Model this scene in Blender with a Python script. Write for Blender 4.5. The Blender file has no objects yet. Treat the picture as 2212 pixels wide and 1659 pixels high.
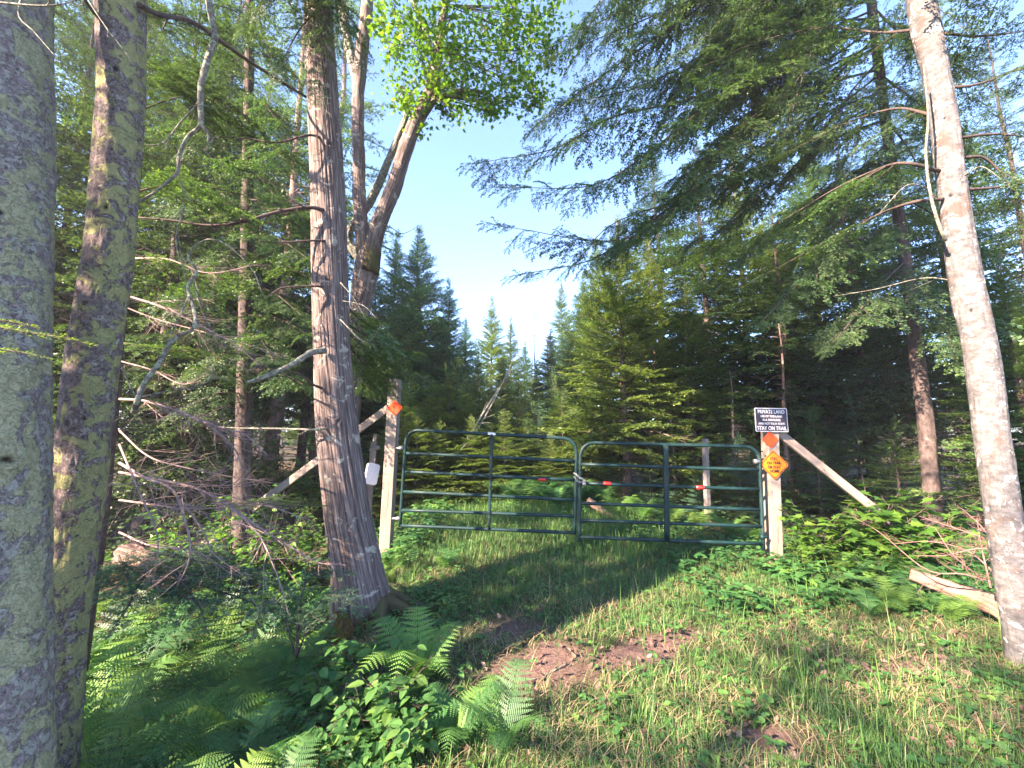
import bpy, math, random
import numpy as np
from mathutils import Vector

sc = bpy.context.scene
ROOT = sc.collection
rad = math.radians
PI = math.pi

# ---------------------------------------------------------------- camera geometry
# reference pixels are measured on a 2212 x 1659 view of the photograph
F = 850.0
PITCH = rad(7.4)
CAM = np.array([0.0, 0.0, 1.55])
CP, SP = math.cos(PITCH), math.sin(PITCH)

def at(px, py, Y):
    xc, yc = (px - 1106.0) / F, (829.5 - py) / F
    d = np.array([xc, CP - yc * SP, SP + yc * CP])
    return CAM + d * (Y / d[1])

def depth(p):
    return (p[1] - CAM[1]) * CP + (p[2] - CAM[2]) * SP

def rad_at(px, py, Y, w):
    "radius of an upright stem that looks w pixels wide"
    p = at(px, py, Y)
    ct = math.cos(math.atan((px - 1106.0) / F))
    return 0.5 * w / F * depth(p) * ct

def smooth01(a, b, x):
    t = np.clip((x - a) / (b - a), 0, 1)
    return t * t * (3 - 2 * t)

# ---------------------------------------------------------------- noise
def _hash(i, j, k, s):
    n = (i * 374761393 + j * 668265263 + k * 2147483647 + s * 974711) & 0xFFFFFFFF
    n = ((n ^ (n >> 13)) * 1274126177) & 0xFFFFFFFF
    n = (n ^ (n >> 16)) & 0xFFFFFFFF
    return n.astype(np.float64) / 4294967295.0

def vnoise(P, seed=0):
    P = np.asarray(P, float)
    I = np.floor(P).astype(np.int64)
    f = P - I
    f = f * f * (3 - 2 * f)
    out = 0
    for dx in (0, 1):
        for dy in (0, 1):
            for dz in (0, 1):
                w = (f[:, 0] if dx else 1 - f[:, 0]) * (f[:, 1] if dy else 1 - f[:, 1]) * (f[:, 2] if dz else 1 - f[:, 2])
                out = out + w * _hash(I[:, 0] + dx, I[:, 1] + dy, I[:, 2] + dz, seed)
    return out

def fbm(P, seed=0, octv=4, gain=0.5):
    a, s, tot = 1.0, 0.0, 0.0
    P = np.asarray(P, float)
    for o in range(octv):
        s = s + a * vnoise(P * (2 ** o), seed + o * 17)
        tot += a
        a *= gain
    return s / tot

def gz(x, y):
    "height of the ground"
    x = np.asarray(x, float); y = np.asarray(y, float)
    sh = np.broadcast(x, y).shape
    x = np.broadcast_to(x, sh).ravel(); y = np.broadcast_to(y, sh).ravel()
    P = np.stack([x, y, np.zeros_like(x)], 1)
    z = 0.05 * (fbm(P * 1.3, 3, 3) - 0.5) + 0.18 * (fbm(P * 0.25, 5, 2) - 0.5) * smooth01(3, 12, np.hypot(x, y))
    edge = -0.95 - 0.10 * (y - 2.0) - 0.12 * (fbm(P * 1.1, 9, 2) - 0.5)
    edge = np.maximum(edge, -1.75)
    drop = (0.62 - 0.30 * smooth01(4.5, 8, y)) * smooth01(0.0, 1.0, edge - x)
    z = z - drop + 0.5 * smooth01(4, 12, -x)
    z = z - 0.16 * smooth01(2.6, 4.5, x) * smooth01(4.0, 6.0, y)
    z = z + 0.03 * smooth01(1.2, 0.2, np.abs(x - 0.3))
    return z.reshape(sh)

def gz1(x, y):
    return float(gz(np.array([x]), np.array([y]))[0])

def ground_at(px, py, zoff=0.0):
    "the point of the ground seen at a pixel"
    Y = 1.2
    best = None
    for Y in np.concatenate([np.arange(1.2, 8, 0.02), np.arange(8, 40, 0.1)]):
        p = at(px, py, Y)
        if p[2] <= gz1(p[0], p[1]) + zoff:
            return p
    return p

# ---------------------------------------------------------------- mesh building
class MB:
    def __init__(self):
        self.V, self.T, self.Q, self.tm, self.qm, self.ti, self.bk = [], [], [], [], [], [], []
        self.n = 0

    def add(self, V, T=None, Q=None, mat=0, tint=0.5, bk=None):
        V = np.asarray(V, np.float64).reshape(-1, 3)
        if not len(V):
            return
        if T is not None and len(T):
            T = np.asarray(T, np.int64).reshape(-1, 3)
            self.T.append(T + self.n); self.tm.append(np.full(len(T), mat, np.int32))
        if Q is not None and len(Q):
            Q = np.asarray(Q, np.int64).reshape(-1, 4)
            self.Q.append(Q + self.n); self.qm.append(np.full(len(Q), mat, np.int32))
        self.V.append(V)
        self.ti.append(np.broadcast_to(np.asarray(tint, np.float64), (len(V),)))
        self.bk.append(np.zeros((len(V), 3)) if bk is None else bk)
        self.n += len(V)

    def arrays(self):
        V = np.concatenate(self.V)
        T = np.concatenate(self.T) if self.T else np.zeros((0, 3), np.int64)
        Q = np.concatenate(self.Q) if self.Q else np.zeros((0, 4), np.int64)
        tm = np.concatenate(self.tm) if self.tm else np.zeros(0, np.int32)
        qm = np.concatenate(self.qm) if self.qm else np.zeros(0, np.int32)
        return V, T, Q, tm, qm, np.concatenate(self.ti), np.concatenate(self.bk)

    def mesh(self, name, mats, origin=(0, 0, 0), smooth=True):
        V, T, Q, tm, qm, ti, bk = self.arrays()
        V = V - np.asarray(origin, float)
        me = bpy.data.meshes.new(name)
        me.vertices.add(len(V))
        me.vertices.foreach_set('co', V.astype(np.float32).ravel())
        loops = np.concatenate([T.ravel(), Q.ravel()]).astype(np.int32)
        me.loops.add(len(loops)); me.loops.foreach_set('vertex_index', loops)
        npoly = len(T) + len(Q)
        me.polygons.add(npoly)
        ls = np.concatenate([np.arange(len(T)) * 3, len(T) * 3 + np.arange(len(Q)) * 4]).astype(np.int32)
        me.polygons.foreach_set('loop_start', ls)
        me.polygons.foreach_set('material_index', np.concatenate([tm, qm]).astype(np.int32))
        me.polygons.foreach_set('use_smooth', np.full(npoly, smooth))
        a = me.attributes.new('tint', 'FLOAT', 'POINT'); a.data.foreach_set('value', ti.astype(np.float32))
        b = me.attributes.new('bk', 'FLOAT_VECTOR', 'POINT'); b.data.foreach_set('vector', bk.astype(np.float32).ravel())
        me.update(calc_edges=True)
        for m in (mats if isinstance(mats, (list, tuple)) else [mats]):
            me.materials.append(m)
        return me

def link(name, data, parent=None, loc=None):
    o = bpy.data.objects.new(name, data)
    ROOT.objects.link(o)
    if parent is not None:
        o.parent = parent
    if loc is not None:
        o.location = loc
    return o

def thing(name, label, cat, loc=(0, 0, 0), rotz=0, group=None):
    o = link(name, None, None, loc)
    o.empty_display_size = 0.1
    o.rotation_euler = (0, 0, rotz)
    return tag(o, label, cat, group)

def tag(o, label, cat, group=None):
    o['label'] = label; o['category'] = cat
    if group:
        o['group'] = group
    return o

def kind(o, k):
    o['kind'] = k
    return o

def part(name, mb, mats, parent, smooth=True, label=None):
    "mesh given in world coordinates, hung under its (unrotated) thing"
    o = link(name, mb.mesh(name, mats, origin=world_loc(parent), smooth=smooth), parent)
    if label:
        o['label'] = label
    return o

def world_loc(o):
    v = np.zeros(3)
    while o is not None:
        v = v + np.array(o.location); o = o.parent
    return v

# ---------------------------------------------------------------- shapes
def catmull(P, n):
    P = np.asarray(P, float)
    if len(P) < 3:
        t = np.linspace(0, 1, n)[:, None]
        return P[0] * (1 - t) + P[-1] * t
    Q = np.vstack([2 * P[0] - P[1], P, 2 * P[-1] - P[-2]])
    m = len(P) - 1
    u = np.linspace(0, m, n)
    i = np.minimum(u.astype(int), m - 1)
    t = (u - i)[:, None]
    p0, p1, p2, p3 = Q[i], Q[i + 1], Q[i + 2], Q[i + 3]
    return 0.5 * (2 * p1 + (p2 - p0) * t + (2 * p0 - 5 * p1 + 4 * p2 - p3) * t ** 2 + (3 * p1 - p0 - 3 * p2 + p3) * t ** 3)

def frames(P):
    T = np.gradient(P, axis=0)
    T /= np.linalg.norm(T, axis=1)[:, None] + 1e-12
    n = np.array([1.0, 0, 0])
    if abs(T[0] @ n) > 0.85:
        n = np.array([0, 1.0, 0])
    N = np.zeros_like(P)
    for i in range(len(P)):
        n = n - T[i] * (T[i] @ n)
        n /= np.linalg.norm(n)
        N[i] = n
    return T, N, np.cross(T, N)

def tube(mb, P, R, sides=8, disp=None, mat=0, tint=0.5, cap=True):
    P = np.asarray(P, float)
    n = len(P)
    R = np.broadcast_to(np.asarray(R, float), (n,))
    T, N, B = frames(P)
    a = np.arange(sides) * 2 * PI / sides
    s = np.concatenate([[0], np.cumsum(np.linalg.norm(np.diff(P, axis=0), axis=1))])
    RR = np.broadcast_to(R[:, None], (n, sides))
    S, A = np.meshgrid(s, a, indexing='ij')
    if disp is not None:
        RR = RR + disp(S, A, RR)
    V = P[:, None] + RR[..., None] * (np.cos(A)[..., None] * N[:, None] + np.sin(A)[..., None] * B[:, None])
    r0 = max(float(R.mean()), 1e-3)
    bk = np.stack([np.cos(A) * r0, np.sin(A) * r0, S], -1).reshape(-1, 3)
    i = np.arange(n - 1)[:, None] * sides
    j = np.arange(sides)[None]
    j2 = (j + 1) % sides
    Q = np.stack([i + j, i + j2, i + sides + j2, i + sides + j], -1).reshape(-1, 4)
    V = V.reshape(-1, 3)
    T3 = None
    if cap:
        V = np.vstack([V, P[0], P[-1]])
        bk = np.vstack([bk, [0, 0, 0], [0, 0, s[-1]]])
        c0, c1 = n * sides, n * sides + 1
        jj = np.arange(sides)
        T3 = np.concatenate([np.stack([(jj + 1) % sides, jj, np.full(sides, c0)], 1),
                             np.stack([(n - 1) * sides + jj, (n - 1) * sides + (jj + 1) % sides, np.full(sides, c1)], 1)])
    if np.ndim(tint):
        tint = np.repeat(tint, sides)
        tint = np.concatenate([tint, tint[:1], tint[-1:]]) if cap else tint
    mb.add(V, T3, Q, mat, tint, bk)

def prisms(mb, A, B, ra, rb, sides=3, mat=0, tint=0.5):
    "many thin straight twigs at once"
    A = np.asarray(A, float); B = np.asarray(B, float); n = len(A)
    if n == 0:
        return
    ra = np.broadcast_to(ra, (n,)); rb = np.broadcast_to(rb, (n,))
    d = B - A; L = np.linalg.norm(d, axis=1); d = d / (L[:, None] + 1e-12)
    ref = np.where(np.abs(d[:, 2:3]) > 0.8, np.array([[1.0, 0, 0]]), np.array([[0, 0, 1.0]]))
    u = np.cross(d, ref); u /= np.linalg.norm(u, axis=1)[:, None] + 1e-12
    v = np.cross(d, u)
    ang = np.arange(sides) * 2 * PI / sides
    ring = np.cos(ang)[None, :, None] * u[:, None] + np.sin(ang)[None, :, None] * v[:, None]
    V = np.concatenate([A[:, None] + ring * ra[:, None, None], B[:, None] + ring * rb[:, None, None]], 1)
    bk = np.concatenate([ring * 0.01, ring * 0.01 + (L[:, None, None] * np.array([0, 0, 1.0]))], 1) + (np.arange(n) * 0.37)[:, None, None]
    b = np.arange(n)[:, None] * (2 * sides)
    j = np.arange(sides)[None]; j2 = (j + 1) % sides
    Q = np.stack([b + j, b + j2, b + sides + j2, b + sides + j], -1).reshape(-1, 4)
    tt = np.repeat(np.broadcast_to(tint, (n,)), 2 * sides)
    mb.add(V.reshape(-1, 3), None, Q, mat, tt, bk.reshape(-1, 3))

def box_between(mb, P0, P1, w, t, up=(0, -1, 0), mat=0, tint=0.5, bev=0.006):
    "timber of section w x t from P0 to P1; 'up' is the way its t side faces"
    P0 = np.asarray(P0, float); P1 = np.asarray(P1, float)
    d = P1 - P0; L = np.linalg.norm(d); d /= L
    f = np.asarray(up, float); f = f - d * (d @ f); f /= np.linalg.norm(f)
    s = np.cross(f, d)
    pts = []
    for sx, sy in ((-1, -1), (1, -1), (1, 1), (-1, 1)):
        for k in ((0, 1) if sx * sy > 0 else (1, 0)):
            ox = sx * (w / 2 - (bev if k else 0)); oy = sy * (t / 2 - (0 if k else bev))
            pts.append((ox, oy))
    pts = np.array(pts)
    m = len(pts)
    ns = 10
    rings = []
    bk = []
    for i in range(ns):
        c = P0 + d * L * i / (ns - 1)
        rings.append(c + pts[:, :1] * s + pts[:, 1:] * f)
        bk.append(np.column_stack([pts[:, 0], pts[:, 1], np.full(m, L * i / (ns - 1))]))
    V = np.concatenate(rings + [[P0], [P1]])
    bk = np.concatenate(bk + [[[0, 0, 0]], [[0, 0, L]]])
    i = np.arange(ns - 1)[:, None] * m; j = np.arange(m)[None]; j2 = (j + 1) % m
    Q = np.stack([i + j, i + j2, i + m + j2, i + m + j], -1).reshape(-1, 4)
    jj = np.arange(m)
    T = np.concatenate([np.stack([(jj + 1) % m, jj, np.full(m, ns * m)], 1), np.stack([(ns - 1) * m + jj, (ns - 1) * m + (jj + 1) % m, np.full(m, ns * m + 1)], 1)])
    mb.add(V, T, Q, mat, tint, bk)

def plate(mb, c, u, v, outline, thick, mat=0, tint=0.5):
    "flat plate: outline in the (u, v) plane, front face on the u x v side"
    c = np.asarray(c, float); u = np.asarray(u, float); v = np.asarray(v, float)
    n = np.cross(u, v); n /= np.linalg.norm(n)
    o = np.asarray(outline, float); m = len(o)
    fr = c + o[:, :1] * u + o[:, 1:] * v + n * thick / 2
    ba = fr - n * thick
    V = np.vstack([fr, ba, fr.mean(0), ba.mean(0)])
    j = np.arange(m); j2 = (j + 1) % m
    T = np.vstack([np.stack([j, j2, np.full(m, 2 * m)], 1), np.stack([m + j2, m + j, np.full(m, 2 * m + 1)], 1)])
    Q = np.stack([j2, j, m + j, m + j2], 1)
    mb.add(V, T, Q, mat, tint, None)

def rounded(w, h, r, k=4):
    pts = []
    for cx, cy, a0 in ((w / 2 - r, h / 2 - r, 0), (-w / 2 + r, h / 2 - r, 90), (-w / 2 + r, -h / 2 + r, 180), (w / 2 - r, -h / 2 + r, 270)):
        for i in range(k + 1):
            a = rad(a0 + 90 * i / k)
            pts.append((cx + r * math.cos(a), cy + r * math.sin(a)))
    return np.array(pts)

def unit(v):
    v = np.asarray(v, float)
    return v / (np.linalg.norm(v, axis=-1, keepdims=True) + 1e-12)

def rot2(o, a):
    c, s = math.cos(a), math.sin(a)
    return np.stack([o[:, 0] * c - o[:, 1] * s, o[:, 0] * s + o[:, 1] * c], 1)
# ---------------------------------------------------------------- materials
class NT:
    def __init__(self, name):
        self.m = bpy.data.materials.new(name)
        self.m.use_nodes = True
        self.t = self.m.node_tree
        self.t.nodes.clear()
        self.out = self.t.nodes.new('ShaderNodeOutputMaterial')

    def n(self, typ, **kw):
        nd = self.t.nodes.new(typ)
        for k, v in kw.items():
            if k in nd.inputs.keys():
                self.put(nd.inputs[k], v)
            else:
                setattr(nd, k, v)
        return nd

    def put(self, sock, v):
        if isinstance(v, bpy.types.NodeSocket):
            self.t.links.new(v, sock)
        elif isinstance(v, bpy.types.Node):
            self.t.links.new(v.outputs[0], sock)
        else:
            if isinstance(v, (tuple, list)) and len(v) == 3 and sock.type == 'RGBA':
                v = (*v, 1)
            sock.default_value = v

    def attr(self, name, fac=True):
        nd = self.n('ShaderNodeAttribute', attribute_name=name)
        return nd.outputs['Fac'] if fac else nd.outputs['Vector']

    def ramp(self, fac, stops, interp='LINEAR'):
        nd = self.n('ShaderNodeValToRGB')
        cr = nd.color_ramp; cr.interpolation = interp
        while len(cr.elements) < len(stops):
            cr.elements.new(0.5)
        for e, (p, c) in zip(cr.elements, stops):
            e.position = p
            e.color = (c, c, c, 1) if not isinstance(c, (tuple, list)) else (*c, 1)
        self.put(nd.inputs[0], fac)
        return nd.outputs[0]

    def mix(self, f, a, b, mode='MIX'):
        nd = self.n('ShaderNodeMixRGB', blend_type=mode)
        self.put(nd.inputs[0], f); self.put(nd.inputs[1], a); self.put(nd.inputs[2], b)
        return nd.outputs[0]

    def math(self, op, a, b=0.0, clamp=False):
        nd = self.n('ShaderNodeMath', operation=op, use_clamp=clamp)
        self.put(nd.inputs[0], a); self.put(nd.inputs[1], b)
        return nd.outputs[0]

    def noise(self, vec, scale, detail=4, rough=0.55, dist=0.0):
        nd = self.n('ShaderNodeTexNoise', Scale=scale, Detail=detail, Roughness=rough, Distortion=dist)
        self.put(nd.inputs['Vector'], vec)
        return nd.outputs['Fac']

    def scale(self, vec, s):
        nd = self.n('ShaderNodeMapping'); self.put(nd.inputs['Vector'], vec)
        nd.inputs['Scale'].default_value = s
        return nd.outputs[0]

    def bump(self, h, strength=0.5, dist=0.01):
        return self.n('ShaderNodeBump', Height=h, Strength=strength, Distance=dist).outputs[0]

    def finish(self, color, rough=0.8, normal=None, metal=0.0, spec=0.3, transl=None, tcol=None):
        b = self.n('ShaderNodeBsdfPrincipled')
        self.put(b.inputs['Base Color'], color)
        self.put(b.inputs['Roughness'], rough)
        self.put(b.inputs['Metallic'], metal)
        self.put(b.inputs['Specular IOR Level'], spec)
        if normal is not None:
            self.put(b.inputs['Normal'], normal)
        sh = b.outputs[0]
        if transl:
            tr = self.n('ShaderNodeBsdfTranslucent'); self.put(tr.inputs[0], tcol if tcol is not None else color)
            mx = self.n('ShaderNodeMixShader'); self.put(mx.inputs[0], transl)
            self.put(mx.inputs[1], sh); self.put(mx.inputs[2], tr)
            sh = mx.outputs[0]
        self.t.links.new(sh, self.out.inputs[0])
        return self.m

def leaf_mat(name, dark, light, tip, transl=0.3, rough=0.5, tcol=None, var=0.5):
    t = NT(name)
    ti = t.attr('tint')
    col = t.ramp(ti, [(0.0, dark), (0.6, light), (1.0, tip)])
    oi = t.n('ShaderNodeObjectInfo').outputs['Random']
    hs = t.n('ShaderNodeHueSaturation')
    t.put(hs.inputs['Hue'], t.math('ADD', t.math('MULTIPLY', oi, 0.03 * var), 0.5 - 0.015 * var))
    t.put(hs.inputs['Value'], t.math('ADD', t.math('MULTIPLY', oi, 0.5 * var), 1 - 0.2 * var))
    t.put(hs.inputs['Color'], col)
    c = hs.outputs[0]
    tc = t.mix(1.0, c, tcol or (1.5, 1.6, 0.7), 'MULTIPLY')
    return t.finish(c, rough, spec=0.35, transl=transl, tcol=tc)

def bark_mat(name, c1, c2, scale=30, zs=0.4, lichen=(), bump=0.6, dist=0.01, rough=0.9, fine=120, side=None):
    t = NT(name)
    v = t.attr('bk', False)
    vs = t.scale(v, (1, 1, zs))
    n1 = t.noise(vs, scale, 8, 0.65)
    col = t.ramp(n1, [(0.32, c1), (0.68, c2)])
    n2 = t.noise(v, fine, 3, 0.6)
    col = t.mix(0.35, col, t.ramp(n2, [(0.35, 0.35), (0.7, 1.25)]), 'MULTIPLY')
    h = n1
    for (lc, ls, th, soft, amt) in lichen:
        a = t.noise(v, ls, 7, 0.68, 0.6)
        m = t.ramp(a, [(th, 0.0), (th + soft, 1.0)])
        m = t.math('MULTIPLY', m, amt)
        if side:      # moss and lichen sit thicker on one side of the stem
            sx = t.n('ShaderNodeSeparateXYZ'); t.put(sx.inputs[0], v)
            bias = t.math('ADD', a, t.math('MULTIPLY', sx.outputs[0], side))
            m = t.math('MULTIPLY', t.ramp(bias, [(th, 0.0), (th + soft, 1.0)]), amt)
        lcv = t.mix(t.ramp(n2, [(0.3, 0.0), (0.8, 1.0)]), lc, tuple(min(1, x * 1.5) for x in lc))
        col = t.mix(m, col, lcv)
        h = t.math('ADD', h, t.math('MULTIPLY', m, 0.35))
    h = t.math('ADD', h, t.math('MULTIPLY', n2, 0.3))
    col = t.mix(t.ramp(t.attr('tint'), [(0.05, 0.95), (0.4, 0.0)]), col, (0.018, 0.012, 0.010))      # knot holes get a darker colour where tint is low
    return t.finish(col, rough, t.bump(h, bump, dist), spec=0.15)

def plain(name, c, rough=0.5, metal=0.0, spec=0.4, nscale=40, var=0.15, bump=0.1, bd=0.002):
    t = NT(name)
    co = t.n('ShaderNodeTexCoord').outputs['Object']
    n = t.noise(co, nscale, 5, 0.6)
    lo = tuple(x * (1 - var) for x in c); hi = tuple(min(1, x * (1 + var)) for x in c)
    col = t.ramp(n, [(0.3, lo), (0.7, hi)])
    r = t.ramp(n, [(0.3, max(0, rough - 0.08)), (0.7, min(1, rough + 0.1))])
    return t.finish(col, r, t.bump(n, bump, bd), metal, spec)

M = {}
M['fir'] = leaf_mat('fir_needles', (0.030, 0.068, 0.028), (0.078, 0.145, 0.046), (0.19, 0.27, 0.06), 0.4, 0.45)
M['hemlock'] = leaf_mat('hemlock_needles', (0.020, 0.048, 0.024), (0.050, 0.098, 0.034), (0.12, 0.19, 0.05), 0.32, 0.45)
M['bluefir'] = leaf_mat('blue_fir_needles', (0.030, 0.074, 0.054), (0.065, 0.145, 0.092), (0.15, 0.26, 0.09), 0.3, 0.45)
M['sunfir'] = leaf_mat('sunlit_fir_needles', (0.050, 0.092, 0.028), (0.12, 0.185, 0.048), (0.22, 0.28, 0.07), 0.42, 0.45)  # sunlight on the firs put into a lighter, yellower needle colour
M['maple'] = leaf_mat('maple_leaves', (0.05, 0.13, 0.015), (0.09, 0.20, 0.02), (0.17, 0.27, 0.03), 0.5, 0.45)
M['broad'] = leaf_mat('broad_leaves', (0.04, 0.11, 0.02), (0.08, 0.18, 0.03), (0.16, 0.26, 0.04), 0.45, 0.45)
M['herb'] = leaf_mat('herb_leaves', (0.025, 0.085, 0.025), (0.055, 0.15, 0.04), (0.13, 0.24, 0.05), 0.35, 0.5)
M['fern'] = leaf_mat('fern_fronds', (0.020, 0.070, 0.026), (0.058, 0.150, 0.045), (0.15, 0.26, 0.05), 0.35, 0.5)
M['twig'] = bark_mat('twig_bark', (0.045, 0.032, 0.028), (0.12, 0.09, 0.08), 40, 0.5, bump=0.2)
M['deadtwig'] = bark_mat('dead_twig_bark', (0.17, 0.115, 0.10), (0.38, 0.28, 0.255), 40, 0.5, bump=0.2)
M['redtwig'] = bark_mat('reddish_twig_bark', (0.13, 0.070, 0.060), (0.29, 0.175, 0.155), 40, 0.5, bump=0.2)
M['deadlimb'] = bark_mat('lichen_limb_bark', (0.08, 0.068, 0.06), (0.24, 0.22, 0.19), 45, 0.35, (((0.24, 0.265, 0.19), 30, 0.50, 0.04, 0.85),), bump=0.7)
M['darkbark'] = bark_mat('dark_conifer_bark', (0.04, 0.03, 0.028), (0.13, 0.10, 0.09), 26, 0.35, (((0.17, 0.18, 0.14), 9, 0.60, 0.06, 0.6),), bump=0.7)
M['pinkbark'] = bark_mat('pale_pine_bark', (0.13, 0.085, 0.07), (0.30, 0.21, 0.18), 22, 0.35, (((0.25, 0.24, 0.2), 9, 0.62, 0.06, 0.6),), bump=0.7)
M['lichenbark'] = bark_mat('lichen_crusted_bark', (0.09, 0.072, 0.070), (0.34, 0.285, 0.275), 60, 0.9,
                           (((0.25, 0.245, 0.21), 34, 0.55, 0.03, 0.85), ((0.27, 0.265, 0.155), 8, 0.55, 0.015, 0.9)), bump=1.0, dist=0.014, fine=160, side=0.35)
M['mossbark'] = bark_mat('moss_streaked_bark', (0.060, 0.046, 0.044), (0.27, 0.22, 0.205), 60, 0.8,
                         (((0.27, 0.25, 0.22), 34, 0.57, 0.03, 0.8), ((0.24, 0.24, 0.105), 10, 0.53, 0.012, 0.92)), bump=1.0, dist=0.014, fine=160, side=0.45)
M['greybark'] = bark_mat('smooth_grey_bark', (0.066, 0.064, 0.064), (0.185, 0.176, 0.172), 16, 1.8,
                         (((0.34, 0.33, 0.30), 16, 0.58, 0.03, 0.8), ((0.085, 0.06, 0.05), 4.2, 0.545, 0.08, 0.85), ((0.40, 0.38, 0.34), 5, 0.60, 0.03, 0.7)), bump=0.7, dist=0.008, fine=120)

def cedar_bark():
    t = NT('stringy_cedar_bark')
    v = t.attr('bk', False)
    n1 = t.noise(t.scale(v, (1, 1, 0.05)), 60, 6, 0.7, 0.3)
    n2 = t.noise(t.scale(v, (1, 1, 0.25)), 14, 5, 0.6)
    cav = t.attr('tint')
    col = t.ramp(n1, [(0.30, (0.035, 0.025, 0.023)), (0.52, (0.17, 0.135, 0.122)), (0.75, (0.36, 0.305, 0.28))])
    col = t.mix(0.55, col, t.ramp(n2, [(0.3, 0.55), (0.7, 1.2)]), 'MULTIPLY')
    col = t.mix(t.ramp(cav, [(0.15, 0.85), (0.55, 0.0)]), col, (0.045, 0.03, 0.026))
    lz = t.noise(v, 7, 7, 0.7, 0.5)
    col = t.mix(t.ramp(lz, [(0.575, 0.0), (0.61, 0.85)]), col, (0.36, 0.33, 0.27))
    sz = t.n('ShaderNodeSeparateXYZ'); t.put(sz.inputs[0], v)
    low = t.math('ADD', sz.outputs[2], t.math('MULTIPLY', t.noise(v, 6, 5, 0.6), 0.5))
    col = t.mix(t.ramp(low, [(0.52, 0.9), (0.72, 0.0)]), col, t.ramp(n2, [(0.35, (0.035, 0.025, 0.016)), (0.65, (0.085, 0.085, 0.03))]))
    return t.finish(col, 0.9, t.bump(n1, 0.9, 0.014), spec=0.12)
M['cedarbark'] = cedar_bark()

def ground_mat():
    t = NT('forest_floor')
    co = t.n('ShaderNodeTexCoord').outputs['Object']
    big = t.noise(co, 1.1, 5, 0.6)
    mid = t.noise(co, 9, 6, 0.65)
    fin = t.noise(co, 70, 5, 0.7)
    duff = t.ramp(fin, [(0.3, (0.035, 0.024, 0.017)), (0.55, (0.10, 0.070, 0.050)), (0.75, (0.20, 0.145, 0.105))])
    moss = t.ramp(fin, [(0.3, (0.022, 0.036, 0.012)), (0.7, (0.075, 0.105, 0.030))])
    f = t.ramp(t.math('ADD', t.math('MULTIPLY', big, 0.6), t.math('MULTIPLY', mid, 0.4)), [(0.46, 0.0), (0.60, 0.75)])
    col = t.mix(f, duff, moss)
    dirt = t.ramp(t.noise(co, 34, 8, 0.75), [(0.3, (0.066, 0.040, 0.035)), (0.7, (0.22, 0.145, 0.122))])
    col = t.mix(t.attr('tint'), col, dirt)
    h = t.math('ADD', t.math('MULTIPLY', fin, 0.6), mid)
    return t.finish(col, 0.95, t.bump(h, 0.9, 0.03), spec=0.1)
M['ground'] = ground_mat()

def grass_mat():
    t = NT('grass_blades')
    ti = t.attr('tint')
    col = t.ramp(ti, [(0.0, (0.035, 0.095, 0.030)), (0.45, (0.075, 0.165, 0.045)), (0.70, (0.15, 0.25, 0.06)), (0.78, (0.30, 0.25, 0.14)), (1.0, (0.40, 0.30, 0.19))])
    return t.finish(col, 0.5, spec=0.3, transl=0.3, tcol=t.mix(1.0, col, (1.3, 1.4, 0.8), 'MULTIPLY'))
M['grass'] = grass_mat()

def litter_mat():
    t = NT('dry_leaves')
    ti = t.attr('tint')
    col = t.ramp(ti, [(0.0, (0.06, 0.04, 0.032)), (0.5, (0.12, 0.075, 0.058)), (1.0, (0.22, 0.145, 0.115))])
    return t.finish(col, 0.7, spec=0.25, transl=0.1)
M['litter'] = litter_mat()

def timber_mat(name, c1, c2, knots=True):
    t = NT(name)
    v = t.attr('bk', False)
    g = t.noise(t.scale(v, (1, 1, 0.04)), 70, 6, 0.6, 0.4)
    col = t.ramp(g, [(0.3, c1), (0.7, c2)])
    w = t.noise(t.scale(v, (1, 1, 0.5)), 5, 4, 0.6)
    col = t.mix(0.6, col, t.ramp(w, [(0.3, 0.72), (0.7, 1.12)]), 'MULTIPLY')
    if knots:
        vo = t.n('ShaderNodeTexVoronoi', Scale=6.5); t.put(vo.inputs['Vector'], t.scale(v, (1.0, 1.0, 0.62)))
        col = t.mix(t.ramp(vo.outputs['Distance'], [(0.055, 0.85), (0.11, 0.0)]), col, (0.10, 0.065, 0.045))
        ck = t.noise(t.scale(v, (1.6, 1.6, 0.10)), 14, 3, 0.5)
        col = t.mix(t.ramp(ck, [(0.70, 0.0), (0.73, 0.75)]), col, (0.09, 0.07, 0.06))
    return t.finish(col, 0.8, t.bump(g, 0.35, 0.004), spec=0.2)
M['timber'] = timber_mat('weathered_timber', (0.175, 0.145, 0.122), (0.28, 0.235, 0.20))
M['newtimber'] = timber_mat('pale_timber', (0.20, 0.155, 0.122), (0.31, 0.25, 0.205))
M['oldtimber'] = timber_mat('old_grey_timber', (0.15, 0.125, 0.115), (0.26, 0.225, 0.205))
M['rotwood'] = bark_mat('rotten_wood', (0.11, 0.065, 0.05), (0.36, 0.24, 0.19), 34, 0.12, bump=0.9, dist=0.02)
M['mossstump'] = bark_mat('mossy_stump', (0.06, 0.035, 0.02), (0.20, 0.12, 0.05), 40, 0.5, (((0.13, 0.095, 0.012), 13, 0.47, 0.06, 0.9), ((0.08, 0.11, 0.02), 14, 0.55, 0.05, 0.8)), bump=1.0, dist=0.02)
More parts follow.
